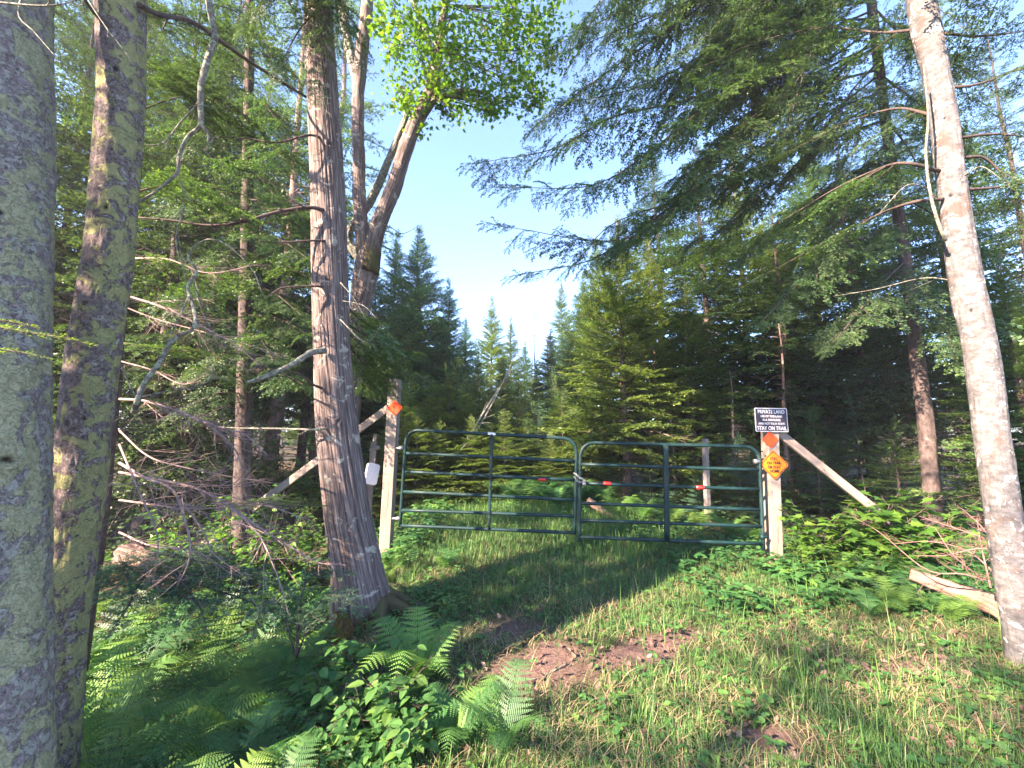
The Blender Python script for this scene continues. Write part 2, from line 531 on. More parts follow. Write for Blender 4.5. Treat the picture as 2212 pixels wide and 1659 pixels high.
def gate_paint():
    t = NT('green_gate_paint')
    co = t.n('ShaderNodeTexCoord').outputs['Object']
    n = t.noise(co, 7, 6, 0.65); f = t.noise(co, 90, 4, 0.6)
    col = t.ramp(n, [(0.3, (0.003, 0.017, 0.018)), (0.7, (0.005, 0.028, 0.028))])
    grime = t.ramp(t.math('ADD', t.math('MULTIPLY', n, 0.5), t.math('MULTIPLY', f, 0.5)), [(0.55, 0.0), (0.66, 0.6)])
    col = t.mix(grime, col, (0.085, 0.075, 0.06))
    col = t.mix(t.ramp(t.noise(co, 23, 6, 0.7), [(0.70, 0.0), (0.73, 0.8)]), col, (0.11, 0.045, 0.02))
    return t.finish(col, t.ramp(f, [(0.3, 0.42), (0.7, 0.62)]), t.bump(f, 0.1, 0.002), spec=0.3)
M['gate'] = gate_paint()
M['steel'] = plain('galvanised_steel', (0.30, 0.30, 0.31), 0.5, 0.9, 0.5, 90, 0.2)
M['red'] = plain('red_reflector', (0.75, 0.025, 0.02), 0.3, 0, 0.5, 90, 0.1)
M['white'] = plain('white_paint', (0.72, 0.70, 0.72), 0.5, 0, 0.4, 25, 0.08)
M['orange'] = plain('fluorescent_orange_film', (0.85, 0.060, 0.010), 0.5, 0, 0.3, 25, 0.05)
M['yellow'] = plain('amber_sign_film', (0.56, 0.155, 0.003), 0.4, 0, 0.4, 25, 0.05)
M['black'] = plain('black_sign_face', (0.022, 0.018, 0.030), 0.4, 0, 0.4, 25, 0.2)
M['ink'] = plain('black_ink', (0.03, 0.02, 0.015), 0.5, 0, 0.3, 25, 0.2)
M['whiteink'] = plain('white_ink', (0.58, 0.56, 0.58), 0.5, 0, 0.3, 25, 0.04)
M['brass'] = plain('dull_brass', (0.4, 0.3, 0.1), 0.4, 0.9, 0.5, 60, 0.2)
# ---------------------------------------------------------------- conifer boughs
def needles(mb, A, B, spacing, ln, w, rng, lift=0.25, tint0=0.2, tint1=0.7, spread=0.8, tipT=None, up=(0, 0, 1.0)):
    A = np.asarray(A, float); B = np.asarray(B, float)
    L = np.linalg.norm(B - A, axis=1)
    cnt = np.maximum(2, np.ceil(L / spacing)).astype(int)
    idx = np.repeat(np.arange(len(A)), cnt)
    n = len(idx)
    t = rng.random(n)
    d = unit(B - A)[idx]
    base = A[idx] + (B - A)[idx] * t[:, None]
    up = np.asarray(up, float)
    side = unit(np.cross(d, np.broadcast_to(up, d.shape)) + 1e-6)
    upv = np.cross(side, d)
    sg = np.where(rng.random(n) < 0.5, -1.0, 1.0)
    k = rng.normal(lift, 0.35, n)
    dr = unit(d * rng.uniform(0.35, 0.9, n)[:, None] + side * (sg * spread)[:, None] + upv * k[:, None])
    l = ln * rng.uniform(0.7, 1.2, n) * (1 - 0.35 * t ** 3)
    ww = w * rng.uniform(0.7, 1.3, n)
    tip = base + dr * l[:, None]
    perp = unit(np.cross(dr, upv + 0.3 * rng.normal(size=(n, 3))))
    mid = base + dr * (l * 0.45)[:, None]
    V = np.stack([base, mid + perp * ww[:, None] * 0.5, tip, mid - perp * ww[:, None] * 0.5], 1).reshape(-1, 3)
    i = np.arange(n)[:, None] * 4
    Q = i + np.arange(4)[None]
    ti = rng.uniform(tint0, tint1, n)
    if tipT is not None:
        ti = ti + np.asarray(tipT)[idx] * t * 0.45
    mb.add(V, None, Q, 0, np.repeat(np.clip(ti, 0, 1), 4))

def twigs(path, tl, gap, rng, ang=55, sub=True, s0=0.08, droop=0.25, up=(0, 0, 1.0), peak=0.3):
    "side twigs of a flat spray; returns segment starts, ends and how near the outer tip they are"
    path = np.asarray(path, float)
    T, _, _ = frames(path)
    s = np.concatenate([[0], np.cumsum(np.linalg.norm(np.diff(path, axis=0), axis=1))])
    L = s[-1]
    up = np.asarray(up, float)
    A, B, tip = [], [], []
    pos = s0 * L
    sg = 1
    while pos < L * 0.985:
        f = pos / L
        i = min(np.searchsorted(s, pos), len(path) - 1)
        p = np.array([np.interp(pos, s, path[:, k]) for k in range(3)])
        d = T[i]
        side = unit(np.cross(d, up))
        prof = min(1.0, (f / peak) ** 0.7 + 0.15) if f < peak else 1 - 0.86 * ((f - peak) / (1 - peak)) ** 1.15
        l = tl * prof * rng.uniform(0.65, 1.15)
        a = rad(ang + rng.normal(0, 7))
        dv = unit(d * math.cos(a) + side * sg * math.sin(a) + up * rng.normal(0.02, 0.13))
        q = p.copy(); m = 3 if l > 0.12 else 1
        for j in range(m):
            dv = unit(dv + d * 0.10 - up * droop * 0.22 + rng.normal(0, 0.05, 3))
            q2 = q + dv * l / m
            A.append(q); B.append(q2); tip.append((j + 1) / m * (0.5 + 0.5 * f))
            if sub and l > 0.10:
                for _ in range(max(1, int(l / m / (gap * 1.15)))):
                    for sg2 in (-1, 1):
                        tt = rng.random()
                        ls = l * (1 - (j + tt) / m * 0.8) * rng.uniform(0.22, 0.42)
                        s2 = unit(np.cross(dv, up))
                        e = unit(dv * 0.62 + s2 * sg2 * 0.75 + up * rng.normal(-0.05 * droop, 0.12))
                        b0 = q + (q2 - q) * tt
                        A.append(b0); B.append(b0 + e * ls); tip.append(0.9)
            q = q2
        pos += gap * rng.uniform(0.7, 1.3)
        sg = -sg
    return np.array(A), np.array(B), np.array(tip)

def bough(mb, path, tl, gap=0.06, spacing=0.012, ln=0.03, w=0.006, r0=0.012, seed=0, droop=0.25, bare=0.1, sub=True, ang=55, up=(0, 0, 1.0), peak=0.3, keep=1.0, npt=14, lift=0.25, t0=0.15, t1=0.65, stemtwigs=True):
    "a needled branch along a path: stem and twigs take material 1, needles material 0"
    rng = np.random.default_rng(seed)
    P = catmull(path, npt)
    A, B, tip = twigs(P, tl, gap, rng, ang, sub, bare, droop, up, peak)
    if keep < 1:
        k = rng.random(len(A)) < keep
        Ak, Bk, tk = A[k], B[k], tip[k]
    else:
        Ak, Bk, tk = A, B, tip
    tube(mb, P, np.linspace(r0, r0 * 0.2, npt), 5, mat=1)
    if stemtwigs:
        prisms(mb, A, B, r0 * 0.22, r0 * 0.12, 3, mat=1)
    k0 = int(npt * max(bare, 0.3))
    Ak = np.vstack([Ak, P[k0:-1]]); Bk = np.vstack([Bk, P[k0 + 1:]]); tk = np.concatenate([tk, np.linspace(0.2, 1, npt - 1 - k0)])
    needles(mb, Ak, Bk, spacing, ln, w, rng, lift, t0, t1, tipT=tk, up=up)

def spray_template(L, tl, gap, spacing, ln, w, seed, droop=0.25, bare=0.1, arc=0.0, keep=1.0, r0=0.012):
    mb = MB()
    rng = np.random.default_rng(seed + 900)
    x = np.linspace(0, L, 6)
    path = np.stack([x, rng.normal(0, 0.03, 6).cumsum() * L * 0.3, arc * x ** 2 / L + rng.normal(0, 0.01, 6)], 1)
    path[0] = 0
    bough(mb, path, tl, gap, spacing, ln, w, r0, seed, droop, bare, keep=keep, npt=9, stemtwigs=False)
    return mb.arrays()

def put_template(mb, tp, p, az, elev, scale, roll, rng):
    V, T, Q, tm, qm, ti, bk = tp
    c, s = math.cos(roll), math.sin(roll)
    X, Y, Z = V[:, 0] * scale, (V[:, 1] * c - V[:, 2] * s) * scale, (V[:, 1] * s + V[:, 2] * c) * scale
    c, s = math.cos(elev), math.sin(elev)
    X, Z = X * c - Z * s, X * s + Z * c
    c, s = math.cos(az), math.sin(az)
    W = np.stack([X * c - Y * s + p[0], X * s + Y * c + p[1], Z + p[2]], 1)
    n = mb.n
    mb.V.append(W); mb.ti.append(np.clip(ti + rng.normal(0, 0.06), 0, 1)); mb.bk.append(bk)
    if len(T):
        mb.T.append(T + n); mb.tm.append(tm)
    mb.Q.append(Q + n); mb.qm.append(qm)
    mb.n += len(V)

# ---------------------------------------------------------------- dead branching twigs
def dead_branches(mb, path, r0, seed, depth=2, nside=12, lmul=0.45, ang=50, flat=0.5, mat=0, grav=-0.1, npt=16, r_end=0.25, sides=6, t_from=0.12, kink=0.2):
    rng = np.random.default_rng(seed)
    P = catmull(path, npt)
    tube(mb, P, np.linspace(r0, r0 * r_end, npt), sides, mat=mat)
    A, B, ra, rb = [], [], [], []
    def grow(p, d, l, r, lev):
        m = 4 if lev == 1 else 3
        for j in range(m):
            d = unit(d + rng.normal(0, kink, 3) * np.array([1, 1, 0.7]) + np.array([0, 0, grav * 0.3]))
            q = p + d * l / m
            A.append(p); B.append(q); ra.append(r * (1 - j / m * 0.7)); rb.append(r * (1 - (j + 1) / m * 0.7))
            if lev < depth:
                for _ in range(rng.integers(1, 3)):
                    side = unit(np.cross(d, rng.normal(0, 1, 3)))
                    grow(p + (q - p) * rng.random(), unit(d * 0.75 + side * 0.7), l * rng.uniform(0.25, 0.5), r * 0.5, lev + 1)
            p = q
    T, N, Bn = frames(P)
    L = np.linalg.norm(np.diff(P, axis=0), axis=1).sum()
    for k in range(nside):
        f = t_from + (1 - t_from) * (k + rng.random()) / nside
        i = min(int(f * (npt - 1)), npt - 2)
        p = P[i] + (P[i + 1] - P[i]) * rng.random()
        side = unit(np.cross(T[i], [0, 0, 1]) * (1 if k % 2 else -1) + np.array([0, 0, 1]) * rng.normal(0, 1 - flat))
        a = rad(ang + rng.normal(0, 12))
        grow(p, unit(T[i] * math.cos(a) + side * math.sin(a)), L * lmul * (1 - 0.7 * f) * rng.uniform(0.5, 1.2), max(0.0022, r0 * (1 - 0.7 * f) * 0.45), 1)
    prisms(mb, A, B, np.array(ra), np.array(rb), 4, mat=mat)

# ---------------------------------------------------------------- conifer kinds (crown, trunk, dead twigs) built once
def conifer_meshes(name, H, crown0, rmax, whorl, per, seed, tp, elev0=0.9, elev1=-0.15, trunk_r=None, bark='darkbark', leaf='fir', shape=1.0, skip=0.0, lean=0.0, deadn=0, lowlen=1.0, dead_from=0.12):
    rng = np.random.default_rng(seed)
    crown = MB()
    z = crown0 * H
    while z < H * 0.985:
        f = (z - crown0 * H) / (H * (1 - crown0))
        R = rmax * ((1 - f) ** shape) * (lowlen + (1 - lowlen) * min(1, f / 0.25)) + 0.06
        az0 = rng.random() * 6.28
        k = max(3, int(round(per * (1 - 0.4 * f))))
        for j in range(k):
            if rng.random() < skip:
                continue
            tL, t = tp[rng.integers(len(tp))]
            l = R * rng.uniform(0.72, 1.12)
            e = elev1 + (elev0 - elev1) * f ** 1.6 + rng.normal(0, 0.09)
            put_template(crown, t, (0, 0, z + rng.normal(0, whorl * 0.22)), az0 + j * 6.283 / k + rng.normal(0, 0.18), e, l / tL, rng.normal(0, 0.25), rng)
        z += whorl * (1 - 0.45 * f) * rng.uniform(0.8, 1.2)
    # leader
    tL, t = tp[0]
    put_template(crown, t, (0, 0, H * 0.985 - 0.1), 0, 1.45, 0.38 / tL, 0, rng)
    tr = trunk_r or H * 0.012
    trunk = MB()
    n = 26
    zz = np.linspace(-0.35, H * 0.99, n)
    P = np.stack([np.interp(zz, [-.35, H], [0, 0]) + 0.012 * H * (fbm(np.stack([zz * .4, zz * 0, zz * 0], 1), seed, 2) - .5), 0.012 * H * (fbm(np.stack([zz * .4, zz * 0 + 9, zz * 0], 1), seed, 2) - .5), zz], 1)
    P[0, :2] = P[1, :2] = 0
    R = tr * (1 - 0.95 * np.clip(zz / H, 0, 1) ** 0.9) + tr * 0.5 * np.exp(-np.clip(zz + .1, 0, None) / (0.15 + 0.01 * H))
    tube(trunk, P, R, 12, lambda S, A, RR: RR * 0.16 * (vnoise(np.stack([np.cos(A) * 3, np.sin(A) * 3, S * 1.5], -1).reshape(-1, 3), seed).reshape(S.shape) - .5))
    out = {'H': H, 'trunk': trunk.mesh(name + '_trunk', M[bark]), 'crown': crown.mesh(name + '_crown', [M[leaf], M['twig']], smooth=False)}
    if deadn:
        dead = MB()
        for k in range(deadn):
            z = H * rng.uniform(dead_from, crown0 + 0.12)
            az = rng.random() * 6.28
            l = rmax * rng.uniform(0.5, 1.0)
            d = np.array([math.cos(az), math.sin(az), 0])
            dead_branches(dead, [(0, 0, z), d * l * 0.5 + (0, 0, z + 0.02), d * l + (0, 0, z - 0.18 * l)], 0.012, seed * 50 + k, 2, 9, 0.45, 52, 0.75, npt=7, sides=4)
        out['dead'] = dead.mesh(name + '_dead', M['deadtwig'])
    return out

TPfir = [(1.2, spray_template(1.2, 0.52, 0.070, 0.013, 0.052, 0.021, 11, 0.3, 0.08, 0.05)),
         (0.7, spray_template(0.7, 0.34, 0.055, 0.013, 0.048, 0.021, 12, 0.2, 0.06, 0.08)),
         (1.0, spray_template(1.0, 0.48, 0.065, 0.013, 0.052, 0.021, 13, 0.5, 0.08, 0.0))]
TPhem = [(1.6, spray_template(1.6, 0.70, 0.080, 0.013, 0.046, 0.019, 21, 0.9, 0.10, -0.10, 0.9)),
         (1.2, spray_template(1.2, 0.58, 0.075, 0.013, 0.046, 0.019, 22, 0.8, 0.08, -0.12, 0.9)),
         (1.4, spray_template(1.4, 0.52, 0.080, 0.013, 0.046, 0.019, 23, 1.0, 0.15, -0.05, 0.8))]
TPsap = [(0.6, spray_template(0.6, 0.26, 0.05, 0.009, 0.034, 0.012, 31, 0.1, 0.05, 0.06, r0=0.006)),
         (0.5, spray_template(0.5, 0.22, 0.05, 0.009, 0.034, 0.012, 32, 0.2, 0.05, 0.0, r0=0.006))]

def limb(mb, pth, tps, seed, gap=.22, lmin=.5, lmax=1.2, r0=.02, bare=.15, down=-.25, ang=50, tipf=.35, npt=24, keep=1.0):
    "a long drooping limb carrying many needled side sprays"
    rg = np.random.default_rng(seed)
    P = catmull(pth, npt); T, _, _ = frames(P)
    tube(mb, P, np.linspace(r0, r0 * .15, npt), 6, mat=1)
    s = np.concatenate([[0], np.cumsum(np.linalg.norm(np.diff(P, axis=0), axis=1))]); L = s[-1]
    pos = bare * L; sg = 1
    while pos < L:
        f = pos / L; i = min(np.searchsorted(s, pos), npt - 1)
        p = np.array([np.interp(pos, s, P[:, k]) for k in range(3)])
        az = math.atan2(T[i][1], T[i][0]) + sg * rad(ang + rg.normal(0, 12))
        l = (lmin + (lmax - lmin) * rg.random()) * (tipf + (1 - tipf) * math.sin(PI * min(1, .25 + f * .75)))
        tL, tp = tps[rg.integers(len(tps))]
        if rg.random() < keep:
            put_template(mb, tp, p, az, down + rg.normal(0, .14) + T[i][2] * .5, l / tL, rg.normal(0, .4), rg)
        pos += gap * rg.uniform(.6, 1.4); sg = -sg
    tL, tp = tps[0]
    put_template(mb, tp, P[-1] - T[-1] * .1, math.atan2(T[-1][1], T[-1][0]), math.asin(float(np.clip(T[-1][2], -1, 1))), lmin / tL, 0, rg)

TPfine = [(0.8, spray_template(0.8, 0.38, 0.046, 0.008, 0.030, 0.0125, 51, 0.6, 0.05, -0.06, 0.9, r0=.006)),
          (0.6, spray_template(0.6, 0.30, 0.042, 0.008, 0.030, 0.0125, 52, 0.8, 0.05, -0.08, 0.85, r0=.005)),
          (0.7, spray_template(0.7, 0.28, 0.046, 0.008, 0.030, 0.0125, 53, 0.7, 0.10, -0.04, 0.7, r0=.005))]
def knot(mb, axis, c, r, rim, hole):
    "a branch scar: raised rim and dark hole pressed into a finished stem"
    V = mb.V[0]; n = axis.shape[0]
    c = V[np.argmin(np.linalg.norm(V - c, axis=1))]
    d = np.linalg.norm((V - c) * np.array([1, 1, 1.25]), axis=1)
    a = axis[np.argmin(np.linalg.norm(axis - c, axis=1))]
    o = unit((c - a) * np.array([1, 1, 0]))
    V += o * (rim * np.exp(-((d - r) / (r * .45)) ** 2) - hole * np.exp(-(d / (r * .62)) ** 2))[:, None]
    mb.ti[0] = np.array(mb.ti[0]) - .55 * np.exp(-(d / (r * .62)) ** 2)

KIND = {}
KIND['fir_a'] = conifer_meshes('fir_a', 8.0, 0.04, 1.6, 0.24, 7, 1, TPfir, 1.0, -0.05, leaf='fir', shape=.85)
KIND['fir_b'] = conifer_meshes('fir_b', 9.0, 0.16, 1.6, 0.26, 7, 2, TPfir, 1.0, -0.1, leaf='fir', shape=0.85, deadn=14, bark='pinkbark', dead_from=0.06)
KIND['fir_c'] = conifer_meshes('fir_c', 8.0, 0.06, 1.45, 0.23, 7, 3, TPfir, 1.0, 0.0, leaf='bluefir', shape=0.75)
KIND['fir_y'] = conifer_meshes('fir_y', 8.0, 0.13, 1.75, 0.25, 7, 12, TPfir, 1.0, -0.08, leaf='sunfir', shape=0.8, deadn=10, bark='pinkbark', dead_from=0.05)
KIND['spruce'] = conifer_meshes('spruce', 12.0, 0.20, 2.1, 0.33, 6, 4, TPfir + TPhem, 0.7, -0.22, leaf='hemlock', shape=0.75, skip=0.06, deadn=30, dead_from=0.05)
KIND['hemlock'] = conifer_meshes('hemlock', 14.0, 0.10, 2.7, 0.40, 6, 5, TPhem, 0.5, -0.12, leaf='hemlock', shape=0.7, skip=0.10, deadn=10)
KIND['pine'] = conifer_meshes('pine', 15.0, 0.38, 1.9, 0.5, 5, 6, TPhem, 0.6, 0.0, leaf='fir', shape=0.6, skip=0.15, deadn=26, bark='pinkbark', dead_from=0.15)
KIND['sap_a'] = conifer_meshes('sap_a', 2.0, 0.06, 0.62, 0.13, 5, 7, TPsap, 0.9, 0.05, trunk_r=0.022, leaf='fir')
KIND['sap_b'] = conifer_meshes('sap_b', 1.5, 0.05, 0.55, 0.12, 5, 8, TPsap, 0.8, 0.0, trunk_r=0.018, leaf='bluefir')

def bare_meshes(name, H, seed, n=60, rmax=1.0):
    rng = np.random.default_rng(seed)
    tr = MB(); zz = np.linspace(-0.3, H, 18)
    P = np.stack([0.05 * np.sin(zz * 0.7), 0.04 * np.cos(zz * 0.9), zz], 1)
    tube(tr, P, H * 0.011 * (1 - 0.85 * np.clip(zz / H, 0, 1)), 8)
    br = MB()
    for k in range(n):
        f = rng.uniform(0.08, 0.98); z = H * f; az = rng.random() * 6.28
        l = rmax * (1 - 0.75 * f) * rng.uniform(0.5, 1.1); d = np.array([math.cos(az), math.sin(az), 0])
        dead_branches(br, [(0, 0, z), d * l * .5 + (0, 0, z + .05), d * l + (0, 0, z + l * rng.uniform(-.15, .5))], 0.011, seed * 90 + k, 2, 7, 0.4, 50, 0.6, npt=6, sides=4)
    return {'H': H, 'trunk': tr.mesh(name + '_trunk', M['pinkbark']), 'dead': br.mesh(name + '_dead', M['deadtwig'])}
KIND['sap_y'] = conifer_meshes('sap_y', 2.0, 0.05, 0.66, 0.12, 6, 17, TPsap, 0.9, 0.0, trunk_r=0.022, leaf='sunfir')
KIND['snag'] = bare_meshes('snag', 8.0, 15, 46, 0.9)

# ---------------------------------------------------------------- broad leaves
def leaf_shape(kindname):
    if kindname == 'maple':
        p = np.array([(0, 0), (.30, -.10), (.24, .10), (.55, .22), (.36, .36), (.40, .60), (.18, .55), (0, 1.0),
                      (-.18, .55), (-.40, .60), (-.36, .36), (-.55, .22), (-.24, .10), (-.30, -.10)])
        cen = (0, .30)
    elif kindname == 'oval':
        p = np.array([(0, 0), (.20, .15), (.30, .42), (.20, .75), (0, 1.0), (-.20, .75), (-.30, .42), (-.20, .15)])
        cen = (0, .45)
    elif kindname == 'round':
        p = np.array([(0, 0.02), (.30, -.02), (.47, .28), (.38, .68), (0, .88), (-.38, .68), (-.47, .28), (-.30, -.02)])
        cen = (0, .4)
    else:   # lance
        p = np.array([(0, 0), (.10, .2), (.13, .45), (.07, .8), (0, 1.0), (-.07, .8), (-.13, .45), (-.10, .2)])
        cen = (0, .45)
    return p, np.array(cen)

def leaves(mb, base, d, up, size, kindname='oval', mat=0, tint=0.5, fold=0.18, curl=0.15, rng=None):
    "many leaves at once: base point, growing direction, face direction"
    base = np.asarray(base, float); n = len(base)
    if n == 0:
        return
    d = unit(d); up = np.asarray(up, float)
    s = unit(np.cross(d, up)); u = np.cross(s, d)
    size = np.broadcast_to(size, (n,))
    p, c = leaf_shape(kindname)
    pts = np.vstack([p, c]); m = len(p)
    z = np.abs(pts[:, 0]) * fold - curl * pts[:, 1] ** 2
    V = base[:, None] + size[:, None, None] * (pts[None, :, 0:1] * s[:, None] + pts[None, :, 1:2] * d[:, None] + z[None, :, None] * u[:, None])
    j = np.arange(m); F1 = np.stack([j, (j + 1) % m, np.full(m, m)], 1)
    T = (np.arange(n)[:, None, None] * (m + 1) + F1[None]).reshape(-1, 3)
    mb.add(V.reshape(-1, 3), T, None, mat, np.repeat(np.broadcast_to(tint, (n,)), m + 1))

def rand_dirs(rng, n, zlo=-0.3, zhi=0.6):
    a = rng.random(n) * 2 * PI
    return np.stack([np.cos(a), np.sin(a), rng.uniform(zlo, zhi, n)], 1)

def leafy_shrub(name, H, W, seed, nst=7, per=26, leaf='oval', size=0.07, mat='broad'):
    rng = np.random.default_rng(seed)
    st, lv = MB(), MB()
    for k in range(nst):
        az = rng.random() * 6.28; r = W * rng.uniform(0.3, 1.0); h = H * rng.uniform(0.55, 1.0)
        P = catmull([(0, 0, -.05), (r * .3 * math.cos(az), r * .3 * math.sin(az), h * .5), (r * math.cos(az), r * math.sin(az), h)], 12)
        tube(st, P, np.linspace(0.007, 0.002, 12) * (H / 1.2 + .3), 5)
        A, B, _ = twigs(P, 0.34 * max(W, .4), 0.085 * max(.6, H), rng, 60, False, 0.25, 0.2)
        prisms(st, A, B, 0.002, 0.001, 3)
        ends = np.vstack([A[::1], B])
        idx = rng.integers(len(ends), size=per)
        b = ends[idx] + rng.normal(0, 0.02, (per, 3))
        dr = unit(rand_dirs(rng, per, -.35, .2) + 0.3 * np.array([math.cos(az), math.sin(az), 0]))
        leaves(lv, b, dr, unit(np.array([0, 0, 1.0]) + rng.normal(0, .28, (per, 3))), size * rng.uniform(.6, 1.25, per), leaf, tint=rng.uniform(.1, .95, per))
    return {'H': H, 'stems': st.mesh(name + '_stems', M['twig']), 'leaves': lv.mesh(name + '_leaves', M[mat], smooth=False)}

KIND['shrub_a'] = leafy_shrub('shrub_a', 1.9, 0.9, 41, 12, 90, 'oval', 0.085)
KIND['shrub_b'] = leafy_shrub('shrub_b', 1.0, 0.6, 42, 9, 60, 'oval', 0.075)
KIND['herb_a'] = leafy_shrub('herb_a', 0.36, 0.22, 43, 7, 18, 'oval', 0.075, 'herb')
KIND['herb_b'] = leafy_shrub('herb_b', 0.26, 0.20, 44, 6, 16, 'maple', 0.095, 'herb')
KIND['maple_sap'] = leafy_shrub('maple_sap', 0.95, 0.6, 45, 9, 30, 'maple', 0.12, 'broad')

def fern_meshes(name, seed, nf=7, L=0.65, fine=True, mat='fern'):
    rng = np.random.default_rng(seed)
    fr, st = MB(), MB()
    for k in range(nf):
        az = k * 6.283 / nf + rng.normal(0, .3); l = L * rng.uniform(.7, 1.1)
        e = rng.uniform(.7, 1.15)
        d = np.array([math.cos(az), math.sin(az), 0]); zz = np.array([0, 0, 1.0])
        bend = rng.uniform(.5, .75)
        P = catmull([zz * -.03, d * l * .14 + zz * l * .36, d * l * (.42 + .1 * bend) + zz * l * .66 * (bend + .35), d * l * (.70 + .2 * bend) + zz * l * (.30 + .4 * bend)], 30)
        tube(st, P, np.linspace(.0032, .0008, 30), 4)
        T, _, _ = frames(P)
        ts = np.linspace(.16, .985, 21 if fine else 15)
        tint = rng.uniform(.0, .9)
        for t in ts:
            x = t * 29; i = min(int(x), 28)
            p = P[i] + (P[i + 1] - P[i]) * (x - i)
            tg = T[i]; side = unit(np.cross(tg, zz)); nrm = np.cross(side, tg)
            pl = l * .30 * (min(1, (t - .10) / .22) ** .6) * (1 - max(0, (t - .32) / .68) ** 1.25) + .006
            for sg in (-1, 1):
                pd = unit(side * sg + tg * .32 - nrm * rng.uniform(.0, .28) + rng.normal(0, .04, 3))
                pn = unit(nrm - pd * (nrm @ pd)); q = np.cross(pn, pd)
                m = max(3, int((11 if fine else 6) * pl / (l * .30)) + 2)
                u = np.linspace(0.06, .97, m)
                wl = pl * .125 * (1 - u ** 1.5) + .0016
                base = p + pd * (u * pl)[:, None] - pn * (u ** 2 * pl * .10)[:, None]
                hw = pl / m * .46
                for s2 in (-1, 1):
                    a = base - pd * hw * .8; b = base + pd * hw * .8
                    c = base + q * (s2 * wl)[:, None] + pd * (hw * .9)
                    e2 = base + q * (s2 * wl * .8)[:, None] - pd * (hw * .35)
                    V = np.stack([a, b, c, e2], 1).reshape(-1, 3)
                    Q = np.arange(m)[:, None] * 4 + (np.arange(4) if s2 > 0 else np.arange(3, -1, -1))[None]
                    fr.add(V, None, Q, 0, np.clip(tint + rng.normal(0, .05) + .12 * t, 0, 1))
    return {'H': L, 'fronds': fr.mesh(name + '_fronds', M[mat], smooth=False), 'stems': st.mesh(name + '_stems', M['fern'])}

KIND['fern_a'] = fern_meshes('fern_a', 61, 7, .62)
KIND['fern_b'] = fern_meshes('fern_b', 62, 5, .55)
KIND['fern_c'] = fern_meshes('fern_c', 63, 9, .80)
KIND['fern_d'] = fern_meshes('fern_d', 64, 8, .7, False)

PARTNAME = {'trunk': 'trunk', 'crown': 'crown', 'dead': 'dead_branches', 'stems': 'stem', 'leaves': 'foliage', 'fronds': 'fronds'}

def plant(kindname, name, label, cat, x, y, H=None, wid=1.0, rz=0.0, group=None, z=None, lean=(0, 0)):
    k = KIND[kindname]
    s = (H or k['H']) / k['H']
    z = gz1(x, y) if z is None else z
    t = thing(name, label, cat, (x, y, z), rz, group)
    t.rotation_euler = (lean[0], lean[1], rz)
    t.scale = (s * wid, s * wid, s)
    for key, me in k.items():
        if key != 'H':
            link(PARTNAME[key], me, t)
    return t

def add_crown(parent, x, y, z0, z1, rmax, seed, leaf='hemlock', gap=.34, per=6, r=.10, drop=-.2):
    "the crown of a near tree, most of it above the picture"
    rg = np.random.default_rng(seed); mb = MB()
    tube(mb, [(x, y, z0 - .6), (x, y, (z0 + z1) / 2), (x, y, z1)], [r, r * .6, .01], 10, mat=1)
    z = z0
    while z < z1:
        f = (z - z0) / (z1 - z0); a0 = rg.random() * 6.28
        for j in range(per):
            tL, tp = TPhem[rg.integers(3)]
            l = rmax * (1 - f) ** .8 * rg.uniform(.6, 1.1) + .2
            put_template(mb, tp, (x, y, z + rg.normal(0, .1)), a0 + j * 6.283 / per + rg.normal(0, .25), drop + .8 * f + rg.normal(0, .12), l / tL, rg.normal(0, .3), rg)
        z += gap * rg.uniform(.8, 1.2)
    return part('crown', mb, [M[leaf], M['twig']], parent, smooth=False)
# ---------------------------------------------------------------- camera, sky, sun
cam = bpy.data.cameras.new('camera'); cam.sensor_width = 36; cam.lens = 36 * F / 2212; cam.clip_end = 2000; cam.clip_start = 0.05
co = link('camera', cam, None, tuple(CAM)); co.rotation_euler = (PI / 2 + PITCH, 0, 0); sc.camera = co

SUN_EL, SUN_AZ = rad(31), rad(233)
w = bpy.data.worlds.new('World'); sc.world = w; w.use_nodes = True
nt = w.node_tree
sky = nt.nodes.new('ShaderNodeTexSky'); sky.sky_type = 'NISHITA'; sky.sun_disc = False
sky.sun_elevation = SUN_EL; sky.sun_rotation = SUN_AZ; sky.air_density = 0.75; sky.dust_density = 0.0; sky.ozone_density = 4.0; sky.altitude = 300
bg = nt.nodes['Background']; nt.links.new(sky.outputs[0], bg.inputs[0]); bg.inputs[1].default_value = 0.105
sl = bpy.data.lights.new('sun', 'SUN'); sl.energy = 5.0; sl.angle = rad(0.5); sl.color = (1.0, 0.77, 0.60)
so = link('sun', sl, None, (-20, -12, 14))
so.rotation_euler = Vector((math.cos(SUN_EL) * math.sin(SUN_AZ), math.cos(SUN_EL) * math.cos(SUN_AZ), math.sin(SUN_EL))).to_track_quat('Z', 'Y').to_euler()
sc.view_settings.view_transform = 'Standard'; sc.view_settings.look = 'None'
sc.view_settings.exposure = 3.1; sc.view_settings.gamma = 1.0; sc.view_settings.use_curve_mapping = False
sc.cycles.max_bounces = 7; sc.cycles.diffuse_bounces = 4; sc.cycles.glossy_bounces = 2; sc.cycles.transmission_bounces = 4
sc.cycles.use_denoising = True
sc.cycles.sample_clamp_indirect = 6

